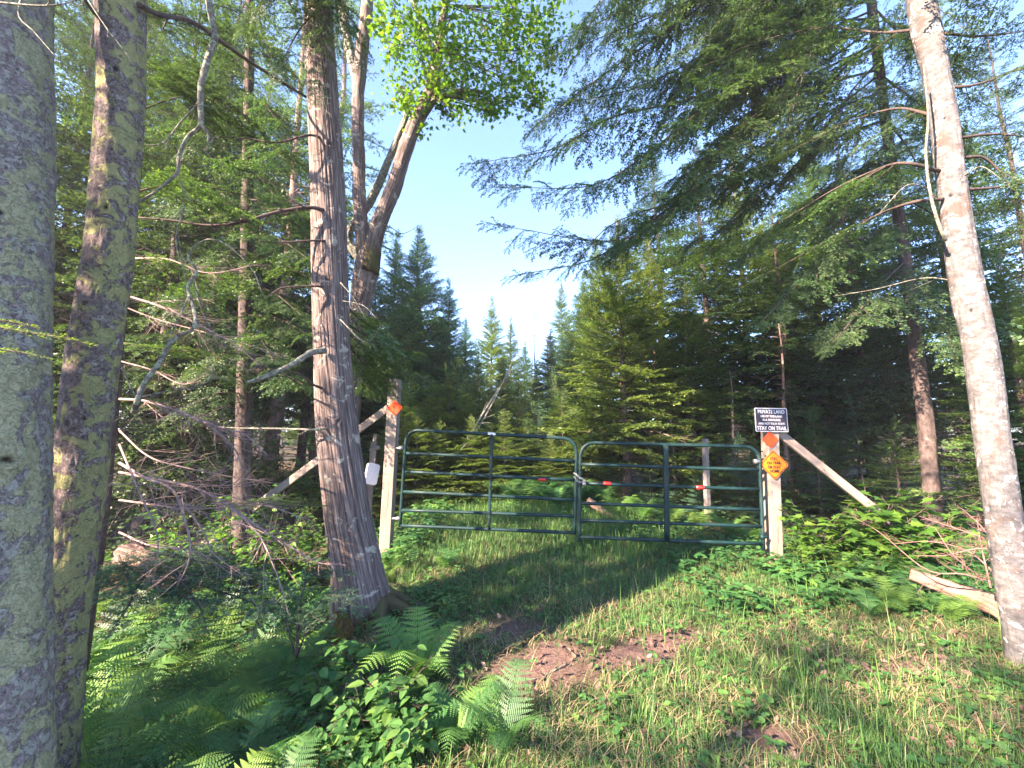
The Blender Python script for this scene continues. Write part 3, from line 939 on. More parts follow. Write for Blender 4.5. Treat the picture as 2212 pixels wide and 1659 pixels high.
# ---------------------------------------------------------------- ground
def dirt_mask(x, y):
    P = np.stack([x, y, x * 0], 1)
    nz = fbm(P * 3.0, 71, 3) - 0.5
    m = np.zeros_like(x)
    for cx, cy, l, wd, an in ((0.95, 3.02, 0.62, 0.17, 0.50), (0.05, 3.30, 0.42, 0.22, 0.3), (0.18, 2.80, 0.45, 0.36, 0.2), (2.7, 2.9, .4, .13, .3), (1.3, 2.2, .25, .14, .4), (-1.5, 2.2, .5, .5, 0)):
        c, s = math.cos(an), math.sin(an)
        u = ((x - cx) * c + (y - cy) * s) / l; v = (-(x - cx) * s + (y - cy) * c) / wd
        m = np.maximum(m, smooth01(1.5, 0.25, np.sqrt(u * u + v * v) + nz * 1.3))
    return m

def grid_axis(lo, hi, step, far):
    d = np.arange(lo, hi + 1e-6, step)
    g = [step]
    while sum(g) < far:
        g.append(g[-1] * 1.35)
    c = np.cumsum(g)
    return np.concatenate([(lo - c)[::-1], d, hi + c])

gx, gy = grid_axis(-4.5, 5.5, 0.04, 400), grid_axis(0.8, 8.0, 0.04, 400)
X, Y = np.meshgrid(gx, gy)
Z = gz(X.ravel(), Y.ravel())
P = np.stack([X.ravel(), Y.ravel(), Z], 1)
nearm = smooth01(12, 6, np.hypot(P[:, 0], P[:, 1] - 3))
P[:, 2] += nearm * (0.035 * (fbm(P * np.array([9, 9, 0]), 33, 3) - .5))
gm = MB()
ny, nx = X.shape
ii = np.arange(ny - 1)[:, None] * nx + np.arange(nx - 1)[None]
gm.add(P, None, np.stack([ii, ii + 1, ii + nx + 1, ii + nx], -1).reshape(-1, 4), 0, dirt_mask(P[:, 0], P[:, 1]))
kind(link('ground', gm.mesh('ground', M['ground'])), 'structure')

# ---------------------------------------------------------------- grass, ground cover, litter
rng = np.random.default_rng(77)
def scatter(n, x0, x1, y0, y1, power=1.0):
    y = y0 + (y1 - y0) * rng.random(n) ** power
    half = 1.42 * y + 0.4
    x = np.clip(x0, -half, half) + (np.clip(x1, -half, half) - np.clip(x0, -half, half)) * rng.random(n)
    return x, y

def blades(mb, x, y, h, wd, lean, tint, flat=0.0):
    n = len(x)
    z = gz(x, y)
    az = rng.random(n) * 2 * PI
    d = np.stack([np.cos(az), np.sin(az), np.zeros(n)], 1)
    s = np.stack([-np.sin(az), np.cos(az), np.zeros(n)], 1)
    b = np.stack([x, y, z - 0.005 + flat * 0.02], 1)
    up = np.array([0, 0, 1.0])
    rows = []
    for t, wf in ((0, 0.7), (0.4, 1.0), (0.75, 0.65)):
        c = b + (d * (lean * t ** 1.7)[:, None] + up * (t * np.sqrt(np.clip(1 - (lean * .8) ** 2, 0.04, 1)) * (1 - .25 * t * lean))[:, None]) * h[:, None]
        rows += [c - s * (wd * wf / 2)[:, None], c + s * (wd * wf / 2)[:, None]]
    t = 1.0
    tip = b + (d * lean[:, None] + up * (np.sqrt(np.clip(1 - (lean * .8) ** 2, 0.04, 1)) * (1 - .32 * lean))[:, None]) * h[:, None]
    V = np.stack(rows + [tip], 1).reshape(-1, 3)
    i = np.arange(n)[:, None] * 7
    Q = np.concatenate([i + np.array([0, 1, 3, 2]), i + np.array([2, 3, 5, 4])])
    T = i + np.array([4, 5, 6])
    mb.add(V, T, Q, 0, np.repeat(np.clip(tint, 0, 1), 7))

gr = MB()
# clumped grass
nc = 6500
cx, cy = scatter(nc, -1.5, 6.0, 1.5, 9.5, 1.25)
patch = fbm(np.stack([cx, cy, cx * 0], 1) * 0.9, 81, 3)
mid = smooth01(3.6, 4.3, cy)
ok = (rng.random(nc) > dirt_mask(cx, cy) * 1.2) & (cx > -1.15 - 0.25 * mid) & (patch + .35 * mid + rng.normal(0, .12, nc) > 0.47) & ~((cx > 3.0) & (cy > 5.2)) & ~((cy < 3) & (cx < -.55))
cx, cy, patch, mid = cx[ok], cy[ok], patch[ok], mid[ok]
k = 22
x = np.repeat(cx, k) + rng.normal(0, .035, len(cx) * k); y = np.repeat(cy, k) + rng.normal(0, .035, len(cx) * k)
hh = np.repeat(rng.gamma(4, 0.019, len(cx)) * (0.55 + .55 * mid) + .03, k) * rng.uniform(.4, 1.25, len(x))
blades(gr, x, y, hh, rng.uniform(.0022, .0055, len(x)), rng.uniform(.05, .75, len(x)), np.repeat(rng.uniform(.05, .6, len(cx)), k) + rng.normal(0, .09, len(x)))
# thin even lawn
x, y = scatter(215000, -1.4, 9.5, 1.5, 11.0, 1.4)
ok = (rng.random(len(x)) > dirt_mask(x, y) * 1.1) & (x > -1.2) & ~((x > 3.2) & (y > 5.4 + .3 * (x - 3.2)))
x, y = x[ok], y[ok]
blades(gr, x, y, rng.gamma(3, .016, len(x)) + .015, rng.uniform(.0018, .0042, len(x)), rng.uniform(.1, .9, len(x)), rng.uniform(.0, .72, len(x)))
# tall seed stems and the lush strip past the gate
x, y = scatter(16000, -1.9, 2.4, 4.9, 11.5)
blades(gr, x, y, rng.uniform(.08, .28, len(x)), rng.uniform(.004, .008, len(x)), rng.uniform(.1, .7, len(x)), rng.uniform(.2, .72, len(x)))
x, y = scatter(420, 0.2, 4.5, 2.0, 4.4)
blades(gr, x, y, rng.uniform(.16, .38, len(x)), rng.uniform(.0025, .005, len(x)), rng.uniform(.05, .4, len(x)), rng.uniform(.3, .74, len(x)))
g = link('grass', gr.mesh('grass', M['grass'], smooth=False)); kind(g, 'stuff'); tag(g, 'green grass growing over the track on both sides of the gate', 'grass')

th = MB()
x, y = scatter(66000, -1.5, 9.0, 1.2, 7.5, 1.4)
dm = dirt_mask(x, y)
ok = (fbm(np.stack([x, y, x * 0], 1) * 1.6, 91, 3) + rng.normal(0, .08, len(x)) > .44) & (rng.random(len(x)) > dm * .85)
x, y = x[ok], y[ok]
blades(th, x, y, rng.uniform(.04, .15, len(x)), rng.uniform(.002, .0045, len(x)), rng.uniform(.88, 1.12, len(x)), rng.uniform(.72, .95, len(x)), 1.0)
g = link('dry_thatch', th.mesh('dry_thatch', M['grass'], smooth=False)); kind(g, 'stuff'); tag(g, 'tan dry grass lying flat over the bare track', 'dead grass')

# small leafy ground cover
cv = MB()
def cover(n, x0, x1, y0, y1, size, hmax, shape, power=1.2, thr=.45, seed=101, tlo=.1, thi=.95):
    x, y = scatter(n, x0, x1, y0, y1, power)
    ok = (fbm(np.stack([x, y, x * 0], 1) * 1.7, seed, 3) + rng.normal(0, .06, n) > thr) & (rng.random(n) > dirt_mask(x, y) * .9)
    x, y = x[ok], y[ok]; n = len(x); z = gz(x, y)
    h = rng.uniform(.25, 1, n) * hmax
    top = np.stack([x + rng.normal(0, .02, n), y + rng.normal(0, .02, n), z + h], 1)
    prisms(cv, np.stack([x, y, z - .01], 1), top, .0014, .001, 3, 0, .3)
    a0 = rng.random(n) * 6.28; ti = rng.uniform(tlo, thi, n); ss = size * rng.uniform(.55, 1.3, n)
    for j in range(3):
        a = a0 + j * 2.094 + rng.normal(0, .2, n)
        d = np.stack([np.cos(a), np.sin(a), rng.uniform(-.25, .3, n)], 1)
        up = np.stack([rng.normal(0, .25, n), rng.normal(0, .25, n) - .1, np.ones(n)], 1)
        leaves(cv, top, d, up, ss, shape, 0, np.clip(ti + rng.normal(0, .06, n), 0, 1))
cover(3400, -1.2, 5.5, 1.5, 4.8, .028, .05, 'round', thr=.47, tlo=.3)
cover(900, -1.2, 5.5, 1.5, 4.8, .042, .08, 'oval', seed=102, thr=.52, tlo=.3)
cover(1700, 1.2, 6.0, 1.6, 4.6, .036, .07, 'round', seed=103, thr=.49, tlo=.4)
cover(2400, -1.9, -0.45, 1.5, 4.2, .036, .13, 'oval', seed=104, thr=.42, tlo=.0, thi=.8)
cover(500, -4.5, -1.0, 1.3, 5.0, .05, .12, 'round', seed=105, thr=.42, tlo=0, thi=.6)
cover(3600, 1.7, 10.5, 3.6, 8.0, .07, .2, 'oval', seed=106, thr=.45, tlo=0, thi=.7)
cover(2200, -3.2, -1.2, 4.6, 8.5, .075, .28, 'oval', seed=107, thr=.40, tlo=.1, thi=.9)
cover(1500, -1.6, 2.2, 6.0, 11.0, .075, .25, 'lance', seed=108, thr=.45, tlo=.3, thi=1)
g = link('ground_cover', cv.mesh('ground_cover', M['herb'], smooth=False)); kind(g, 'stuff'); tag(g, 'low three leaved green weeds spread through the grass', 'weeds')

lt = MB()
def litter(n, x0, x1, y0, y1, size, prob=None):
    x, y = scatter(n, x0, x1, y0, y1, 1.3)
    if prob is not None:
        ok = rng.random(n) < prob(x, y); x, y = x[ok], y[ok]
    n = len(x); z = gz(x, y)
    leaves(lt, np.stack([x, y, z + rng.uniform(.003, .03, n)], 1), rand_dirs(rng, n, -.2, .35), np.stack([rng.normal(0, .35, n), rng.normal(0, .35, n), np.ones(n)], 1),
           size * rng.uniform(.5, 1.3, n), 'oval', 0, rng.random(n), fold=.35, curl=-.35)
litter(5200, -1.2, 6, 1.4, 5.0, .038, lambda x, y: .25 + .75 * (dirt_mask(x, y) > .2))
litter(3000, -4.5, -.5, 1.2, 5, .036)
litter(4000, 2.0, 11.0, 1.0, 10, .05)
g = link('leaf_litter', lt.mesh('leaf_litter', M['litter'], smooth=False)); kind(g, 'stuff'); tag(g, 'brown fallen leaves and bark bits on the ground', 'leaf litter')

# ---------------------------------------------------------------- helpers for things drawn from the photograph
def path(pts, Y=None):
    return np.array([at(p[0], p[1], p[2] if len(p) > 2 else Y) for p in pts])

def trunk_from(pts, Y, n=160, cosfix=True):
    "pts: (px, py, width px)"
    Pp = np.array([at(p[0], p[1], Y if len(p) < 4 else p[3]) for p in pts])
    R = np.array([rad_at(p[0], p[1], Y if len(p) < 4 else p[3], p[2]) for p in pts])
    o = np.argsort(Pp[:, 2]); Pp, R = Pp[o], R[o]
    A = catmull(np.column_stack([Pp, R]), n)
    return A[:, :3], A[:, 3]

def rough(seed, amp, fa, fz, amp2=0.0, fa2=1, fz2=1, ridge=False):
    def f(S, A, RR):
        sh = S.shape
        Pn = np.stack([np.cos(A) * fa, np.sin(A) * fa, S * fz], -1).reshape(-1, 3)
        n = fbm(Pn, seed, 3).reshape(sh)
        if ridge:
            n = 1 - np.abs(2 * n - 1) * 2.2
            n = np.clip(n, -.6, 1)
        else:
            n = n - .5
        d = amp * n
        if amp2:
            Pm = np.stack([np.cos(A) * fa2, np.sin(A) * fa2, S * fz2], -1).reshape(-1, 3)
            d = d + amp2 * (fbm(Pm, seed + 5, 2).reshape(sh) - .5)
        return d
    return f

# ---- far left trunk
Pt, Rt = trunk_from([(-25, -400, 300), (-25, -120, 310), (-30, 300, 322), (-38, 830, 336), (-40, 1300, 340), (-36, 1700, 350), (-30, 2300, 420)], 1.6, 260)
tl1 = thing('fir_tree', 'thick grey trunk with pale lichen cut off by the left edge', 'tree', tuple(Pt[0]))
mb = MB(); tube(mb, Pt, Rt, 150, rough(5, .014, 14, 30, .02, 3, 3)); knot(mb, Pt, at(85, 985, 1.42), .035, .014, .022); knot(mb, Pt, at(30, 420, 1.42), .02, .008, .006); part('trunk', mb, M['lichenbark'], tl1)
for i, pp in enumerate(([(60, -40, 1.42), (40, 30, 1.40), (75, 70, 1.38), (125, 128, 1.36)], [(150, -60, 1.5), (190, 0, 1.45), (230, 60, 1.44), (285, 130, 1.46)], [(-10, 5, 1.4), (110, 12, 1.35), (200, -10, 1.4)])):
    mb = MB(); dead_branches(mb, path(pp), .0045, 300 + i, 1, 5, .25, 50, .6, npt=14); part('dead_twig', mb, M['deadlimb'], tl1)
mb = MB(); bough(mb, path([(-140, -420, 1.6), (60, -330, 1.7), (260, -260, 1.9)]), .3, .05, .01, .02, .004, .01, 3); part('bough', mb, [M['fir'], M['twig']], tl1)

# ---- second trunk, lichen and moss
Pt, Rt = trunk_from([(262, -420, 120), (260, -150, 118), (262, 0, 116), (260, 250, 108), (238, 518, 112), (216, 674, 119), (194, 842, 124), (176, 1006, 125), (157, 1167, 126), (137, 1323, 127), (122, 1480, 130), (108, 1636, 136), (92, 1850, 150), (80, 2050, 190)], 2.1, 300)
tl2 = thing('fir_tree', 'slim trunk with yellow green moss streaks beside the thick left trunk', 'tree', tuple(Pt[0]))
mb = MB(); tube(mb, Pt, Rt, 130, rough(8, .010, 14, 28, .016, 3, 3)); knot(mb, Pt, at(228, 435, 1.95), .02, .008, .012); knot(mb, Pt, at(240, 130, 1.95), .022, .01, .004); knot(mb, Pt, at(170, 900, 1.95), .016, .008, .008); part('trunk', mb, M['mossbark'], tl2)
for i, pp in enumerate(([(238, 60, 2.0), (200, 20, 1.95), (150, -60, 1.9)], [(300, 10, 2.05), (345, 32, 2.2), (420, 50, 2.6), (520, 120, 3.1), (600, 172, 3.4), (662, 210, 3.6)])):
    mb = MB(); dead_branches(mb, path(pp), .016, 320 + i, 1, 5, .15, 55, .6, npt=20, r_end=.8); part('limb', mb, M['darkbark'], tl2)
for i, pp in enumerate(([(190, 650, 2.0), (160, 640, 1.9), (128, 633, 1.85)], [(150, 690, 2.0), (136, 660, 1.9), (131, 648, 1.8)], [(165, 1130, 2.0), (150, 1090, 1.95), (140, 1060, 1.9)])):
    mb = MB(); dead_branches(mb, path(pp), .004, 330 + i, 2, 5, .4, 50, .5, npt=8); part('dead_twig', mb, M['deadtwig'], tl2)
mb = MB(); bough(mb, path([(262, -410, 2.1), (400, -330, 2.4), (560, -300, 2.9)]), .4, .06, .012, .025, .005, .012, 4); part('bough', mb, [M['fir'], M['twig']], tl2)

# ---- cedar
Pt, Rt = trunk_from([(672, -420, 56), (678, -200, 58), (684, -60, 60), (689, 60, 62), (697, 210, 67), (706, 360, 72), (711, 500, 76), (717, 750, 79), (731, 950, 90), (750, 1100, 98), (772, 1230, 108), (786, 1310, 122), (797, 1370, 130), (800, 1400, 130)], 3.65, 420)
cd = thing('cedar_tree', 'stringy barked cedar trunk standing left of the gate', 'tree', tuple(Pt[0]))
_rid = rough(21, .0085, 9.5, 1.1, .016, 2.5, 2.5, ridge=True)
def cedar_disp(S, A, RR):
    fl = np.exp(-np.clip(S - .10, 0, None) / .17)
    tw = A + S * 0.22
    lob = np.clip(np.cos(5 * A + .8) * .6 + np.cos(3 * A + 2.2) * .5, -.3, 1)
    return _rid(S, tw, RR) + fl * (.005 + .17 * np.clip(lob, 0, 1) ** 2)
mb = MB(); tube(mb, Pt, Rt, 230, cedar_disp)
# the ridge height goes into the mesh as a bark-groove value
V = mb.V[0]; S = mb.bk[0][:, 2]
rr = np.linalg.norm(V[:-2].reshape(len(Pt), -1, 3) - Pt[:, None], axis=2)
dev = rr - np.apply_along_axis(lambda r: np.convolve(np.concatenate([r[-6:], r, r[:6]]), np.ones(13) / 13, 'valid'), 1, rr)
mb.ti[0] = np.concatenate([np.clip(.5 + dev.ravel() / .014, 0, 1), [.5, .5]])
for (kx, ky, kr) in ((705, 590, .035), (712, 285, .03), (690, 160, .025), (695, 460, .025), (738, 905, .022)):
    knot(mb, Pt, at(kx, ky, 3.4), kr, .014, .022)
part('trunk', mb, M['cedarbark'], cd)
mb = MB()
for i, pp in enumerate(([(700, 757, 3.45), (672, 762, 3.3), (640, 782, 3.2), (600, 803, 3.1), (560, 818, 3.0), (535, 826, 2.95)],)):
    Pb = catmull(path(pp), 40); tube(mb, Pb, np.linspace(.030, .012, 40), 12, rough(40, .012, 4, 18))
part('broken_limb', mb, M['deadlimb'], cd)
LIMBS = [[(700, 455, 3.5), (668, 448, 3.4), (600, 458, 3.3), (520, 480, 3.2), (450, 487, 3.15), (370, 476, 3.1), (300, 470, 3.1)],
         [(700, 300, 3.55), (665, 292, 3.4), (600, 308, 3.3), (540, 300, 3.3), (470, 296, 3.3)],
         [(705, 520, 3.5), (668, 520, 3.4), (600, 524, 3.3), (560, 520, 3.2)],
         [(700, 840, 3.5), (675, 830, 3.4), (650, 810, 3.3), (600, 795, 3.2)],
         [(710, 925, 3.5), (680, 928, 3.4), (600, 926, 3.4), (520, 925, 3.4), (470, 922, 3.4)],
         [(700, 620, 3.5), (670, 618, 3.4), (610, 622, 3.3), (580, 640, 3.2)]]
for i, pp in enumerate(LIMBS):
    mb = MB(); dead_branches(mb, path(pp), .020 if i == 0 else .013, 340 + i, 2, 12, .22, 50, .6, npt=30, r_end=.35)
    part('limb', mb, M['darkbark'] if i != 4 else M['deadlimb'], cd)
for i, pp in enumerate(([(735, 690, 3.5), (790, 740, 3.4), (825, 700, 3.3)], [(740, 650, 3.55), (785, 660, 3.5), (815, 690, 3.4)], [(735, 610, 3.5), (765, 645, 3.5), (790, 690, 3.5)])):
    mb = MB(); dead_branches(mb, path(pp), .006, 350 + i, 2, 6, .3, 50, .5, npt=10); part('dead_twig', mb, M['deadlimb'], cd)
for i, (pp, tl) in enumerate((([(690, 20, 3.6), (650, 60, 3.3), (600, 150, 3.0)], .45), ([(690, -60, 3.6), (740, 20, 3.3), (770, 130, 3.1)], .42), ([(690, -140, 3.6), (640, -60, 3.2), (560, 20, 2.9)], .5),
                              ([(690, -40, 3.6), (700, 60, 3.2), (690, 190, 3.05)], .35), ([(690, -260, 3.6), (800, -160, 3.3), (860, -60, 3.2)], .45),
                              ([(690, -100, 3.6), (610, -30, 3.4), (520, 60, 3.2)], .45),
                              ([(735, 700, 3.7), (800, 760, 4.3), (885, 800, 5.0)], .6), ([(735, 720, 3.7), (790, 790, 4.4), (850, 835, 4.9)], .55), ([(735, 690, 3.7), (820, 740, 4.6), (900, 760, 5.2)], .6), ([(740, 740, 3.7), (775, 800, 4.2), (800, 845, 4.6)], .45), ([(735, 650, 3.7), (790, 700, 4.5), (850, 740, 5.0)], .5))):
    mb = MB(); limb(mb, path(pp), TPfine, 360 + i, .10, .3, .35 + tl * .5, .012, .1, -.35, 48); part('bough', mb, [M['hemlock'], M['twig']], cd)

# ---- mossy stump at the foot of the cedar
c = at(725, 1385, 3.25); c[2] = gz1(c[0], c[1])
st = thing('mossy_stump', 'orange mossed stump at the foot of the cedar', 'stump', tuple(c))
mb = MB(); zz = np.linspace(-.1, .30, 30)
tube(mb, np.stack([c[0] + .12 * zz, c[1] + 0 * zz, c[2] + zz], 1), .085 + .09 * np.exp(-(zz + .05) / .12) - .05 * smooth01(.15, .3, zz), 48, rough(51, .07, 3, 9, .03, 9, 30))
part('wood', mb, M['mossstump'], st)

# ---- forked maple
mp = thing('maple_tree', 'forked maple with bright green leaves behind the cedar', 'tree', tuple(at(788, 1090, 5.6)))
mb = MB()
for i, (pts, yy) in enumerate((([(756, 1120, 40), (757, 900, 36), (766, 760, 38), (778, 660, 41), (792, 585, 49), (800, 540, 43)], 5.6),)):
    Pt, Rt = trunk_from(pts, yy, 90); tube(mb, Pt, Rt, 40, rough(60 + i, .022, 6, 4, .03, 2, 3, True))
part('trunk', mb, M['cedarbark'], mp)
for i, (pts, yy) in enumerate((([(796, 590, 40), (782, 500, 30), (777, 430, 28), (775, 350, 25), (773, 220, 24), (783, 100, 25), (794, 0, 23), (800, -160, 20)], 5.6),
                               ([(797, 590, 40), (812, 505, 33), (832, 450, 31), (852, 400, 30), (880, 310, 29), (906, 250, 28), (930, 205, 30), (938, 160, 25), (946, 105, 19), (962, 10, 15), (985, -120, 11)], 5.55),
                               ([(778, 560, 18), (752, 520, 17), (762, 485, 14), (800, 435, 15), (838, 350, 14), (868, 280, 11), (885, 225, 8)], 5.9),
                               ([(775, 200, 15), (752, 90, 18), (738, 0, 17), (730, -120, 15)], 5.7),
                               ([(925, 225, 8), (950, 212, 7), (985, 195, 5), (1040, 200, 3)], 5.5),
                               ([(935, 120, 9), (915, 60, 8), (890, 0, 6), (860, -80, 5)], 5.5))):
    Pt, Rt = trunk_from(pts, yy, 80); mb = MB(); tube(mb, Pt, Rt, 28, rough(66 + i, .015, 5, 4, .02, 2, 3, True)); part('limb', mb, M['cedarbark'] if i < 2 else M['deadlimb'], mp)
mb = MB(); dead_branches(mb, path([(820, 480, 5.5), (850, 495, 5.4), (870, 505, 5.4), (905, 488, 5.4)]), .008, 71, 1, 4, .2); part('dead_twig', mb, M['darkbark'], mp)
rg = np.random.default_rng(99)
lv, tw = MB(), MB()
CL = [(1180, 110, 5.7, .3), (1165, 200, 5.8, .2), (1120, 20, 5.4, .35), (840, 110, 5.4, .22), (1060, 240, 5.7, .14), (835, 60, 5.5, .2), (855, 30, 5.3, .34), (895, 95, 5.2, .40), (870, 190, 5.3, .28), (900, 230, 5.4, .22), (960, 50, 5.2, .42), (1000, 130, 5.2, .42), (1050, 55, 5.3, .42), (1075, 150, 5.4, .38), (1125, 95, 5.5, .36), (1160, 45, 5.6, .30),
      (1010, 195, 5.4, .30), (960, 190, 5.5, .26), (1130, 175, 5.6, .28), (1150, 225, 5.7, .16), (940, -60, 5.2, .4), (1060, -50, 5.3, .4), (975, 235, 5.6, .18), (1035, 222, 5.6, .2), (925, 150, 5.2, .3), (905, 275, 5.5, .12), (1095, 215, 5.6, .2)]
lim = path([(946, 105, 5.5), (962, 10, 5.5), (930, 205, 5.5), (915, 60, 5.5), (985, -120, 5.5)])
CL = [(px + q[0] * r * 95, py + q[1] * r * 80, yy + q[2] * .5, r * q[3]) for (px, py, yy, r) in CL for q in ((0, 0, 0, .8), (rg.uniform(-1, 1), rg.uniform(-.9, .9), rg.uniform(-1, 1), .62), (rg.uniform(-1.3, 1.3), rg.uniform(-1, .9), rg.uniform(-1, 1), .5))]
for (px, py, yy, r) in CL:
    c = at(px, py, yy)
    n = int(640 * r ** 1.25)
    a = lim[np.argmin(np.linalg.norm(lim - c, axis=1))]
    sub = c + rg.normal(0, r * .6, (9, 3))
    prisms(tw, np.repeat(a[None], 1, 0), c[None], .011, .005, 4)
    prisms(tw, np.repeat(c[None], 9, 0), sub, .005, .002, 3)
    b = sub[rg.integers(9, size=n)] + rg.normal(0, r * .52, (n, 3))
    leaves(lv, b, rand_dirs(rg, n, -.9, .1), unit(np.array([0, 0, 1.0]) + rg.normal(0, .4, (n, 3))), .062 * rg.uniform(.5, 1.35, n), 'maple', 0, rg.uniform(.15, 1, n), fold=.12, curl=.2)
part('twigs', tw, M['twig'], mp); part('leaves', lv, M['maple'], mp, smooth=False)

# ---- right trunk
Pt, Rt = trunk_from([(1975, -420, 54), (1982, -150, 61), (1990, 0, 67), (2020, 156, 61), (2038, 250, 62), (2050, 352, 67), (2071, 508, 72), (2089, 618, 78), (2118, 761, 82), (2140, 917, 86), (2161, 1074, 89), (2187, 1230, 93), (2212, 1374, 103), (2226, 1450, 121), (2236, 1520, 150), (2246, 1600, 170)], 2.87, 260)
tr = thing('fir_tree', 'pale grey sunlit trunk leaning at the right edge', 'tree', tuple(Pt[0]))
mb = MB(); tube(mb, Pt, Rt, 120, rough(81, .007, 10, 16, .014, 2.5, 3)); knot(mb, Pt, at(2060, 400, 2.72), .025, .012, .012); knot(mb, Pt, at(2035, 225, 2.7), .02, .01, .01); knot(mb, Pt, at(2112, 660, 2.7), .015, .004, .008); part('trunk', mb, M['greybark'], tr)
RB = [([(2030, 370, 2.87), (1950, 352, 2.87), (1880, 372, 3.4), (1800, 410, 3.6), (1700, 470, 3.9), (1600, 520, 4.2)], .5),
      ([(2040, 430, 2.87), (1960, 440, 2.87), (1860, 480, 3.5), (1760, 535, 3.7), (1640, 600, 4.0)], .4),
      ([(2010, 60, 2.87), (1900, 70, 3.5), (1780, 60, 3.8), (1640, 90, 4.2), (1480, 160, 4.8)], .6),
      ([(2080, 340, 2.87), (2140, 350, 2.87), (2230, 470, 2.87)], .4), ([(2040, 72, 2.87), (2120, 78, 2.87), (2230, 66, 2.87)], .5),
      ([(2030, 190, 2.87), (2120, 180, 2.8), (2240, 130, 2.8)], .5), ([(2060, 300, 2.87), (2150, 290, 2.87), (2250, 300, 2.87)], .4),
      ([(2085, 410, 2.87), (2150, 405, 2.87), (2250, 390, 2.87)], .35), ([(2000, -60, 2.87), (1860, -30, 3.4), (1700, -10, 3.8), (1520, 60, 4.3)], .65),
      ([(2000, -160, 2.87), (2100, -60, 2.6), (2240, 10, 2.9)], .6), ([(2020, 250, 2.87), (1930, 235, 3.5), (1820, 270, 3.9), (1700, 330, 4.4)], .45)]
for i, (pp, tl) in enumerate(RB):
    mb = MB(); limb(mb, path(pp), TPfine, 400 + i, .12, .3, .35 + tl * .7, .014, .2, -.3, 48, keep=.75 if i in (0, 1) else .95); part('bough', mb, [M['hemlock'], M['twig']], tr)
mb = MB(); tube(mb, catmull(path([(1995, 140, 2.74), (2005, 250, 2.74), (2000, 330, 2.74), (2010, 420, 2.74), (2030, 490, 2.76), (2042, 520, 2.8)]), 30), np.linspace(.006, .012, 30), 8, rough(3, .004, 3, 20)); part('dead_stem', mb, M['deadlimb'], tr)
for i, pp in enumerate(([(2010, 410, 2.8), (1960, 400, 2.7), (1900, 460, 2.7)], [(2080, 380, 2.8), (2120, 360, 2.7), (2160, 385, 2.6)], [(2095, 615, 2.87), (2000, 600, 3.4), (1890, 625, 3.5), (1800, 640, 3.6)])):
    mb = MB(); dead_branches(mb, path(pp), .006, 430 + i, 1, 5, .25, npt=12); part('dead_twig', mb, M['deadlimb'], tr)

# ---- overhanging hemlock, upper right
hb = at(1885, 1120, 6.8); hb[2] = gz1(hb[0], hb[1])
hm = thing('hemlock_tree', 'tall hemlock with long drooping boughs overhanging the track', 'tree', tuple(hb))
Pt, Rt = trunk_from([(2020, 1180, 46), (2003, 950, 40), (1980, 760, 34), (1955, 560, 29), (1925, 350, 25), (1893, 100, 22), (1870, -120, 20), (1840, -500, 16)], 6.8, 120)
hm.location = tuple(Pt[0])
mb = MB(); tube(mb, Pt, Rt, 30, rough(91, .02, 5, 5, .03, 2, 2)); part('trunk', mb, M['darkbark'], hm)
HB = [([(1890, 40, 6.8), (1690, 120, 6.2), (1500, 210, 5.6), (1330, 250, 5.2), (1200, 320, 4.9), (1045, 350, 4.6)], .60, 1),
      ([(1890, 60, 6.8), (1700, 130, 6.0), (1540, 220, 5.4), (1400, 330, 5.0), (1280, 400, 4.7), (1100, 405, 4.5)], .62, 1),
      ([(1900, 150, 6.8), (1720, 200, 6.2), (1580, 290, 5.6), (1470, 440, 5.2), (1330, 520, 5.0), (1095, 490, 4.7)], .55, .85),
      ([(1900, 200, 6.8), (1720, 270, 6.2), (1560, 370, 5.7), (1400, 480, 5.3), (1280, 560, 5.0), (1140, 590, 4.8)], .5, .8),
      ([(1880, -80, 6.8), (1700, -60, 6.2), (1500, 0, 5.6), (1350, 60, 5.2), (1200, 120, 4.9)], .7, .9),
      ([(1880, -200, 6.8), (1680, -180, 6.0), (1480, -100, 5.2), (1330, -20, 4.8), (1250, 60, 4.6)], .65, .9),
      ([(1900, 90, 6.8), (1760, 160, 6.8), (1640, 230, 6.6), (1520, 340, 6.4), (1400, 420, 6.2)], .75, 1),
      ([(1890, 0, 6.8), (1740, 30, 6.4), (1600, 80, 6.0), (1450, 180, 5.8), (1330, 190, 5.5)], .75, 1),
      ([(1890, -40, 6.8), (1780, -40, 6.4), (1640, 30, 6.0), (1520, 120, 5.6), (1430, 260, 5.4)], .75, .9),
      ([(1910, 260, 6.8), (1800, 300, 6.6), (1680, 390, 6.4), (1580, 480, 6.2), (1500, 520, 6.1)], .7, 1),
      ([(1930, 330, 6.8), (1830, 380, 6.5), (1720, 450, 6.2), (1600, 560, 6.0)], .65, 1),
      ([(1890, 20, 6.8), (1960, 90, 6.2), (2040, 180, 5.6)], .7, 1), ([(1900, 160, 6.8), (1990, 230, 6.3), (2100, 330, 5.8)], .7, 1),
      ([(1880, -100, 6.8), (1800, 0, 5.8), (1740, 150, 5.2), (1700, 280, 5.0)], .7, .9), ([(1920, 300, 6.8), (1850, 400, 6.2), (1790, 560, 5.8)], .65, 1),
      ([(1950, 480, 6.8), (1850, 520, 6.4), (1740, 600, 6.1), (1640, 700, 5.9)], .6, 1), ([(1960, 560, 6.8), (1900, 620, 6.3), (1800, 740, 5.8)], .6, 1), ([(1970, 600, 6.8), (2030, 680, 6.2), (2080, 780, 5.9)], .55, 1)]
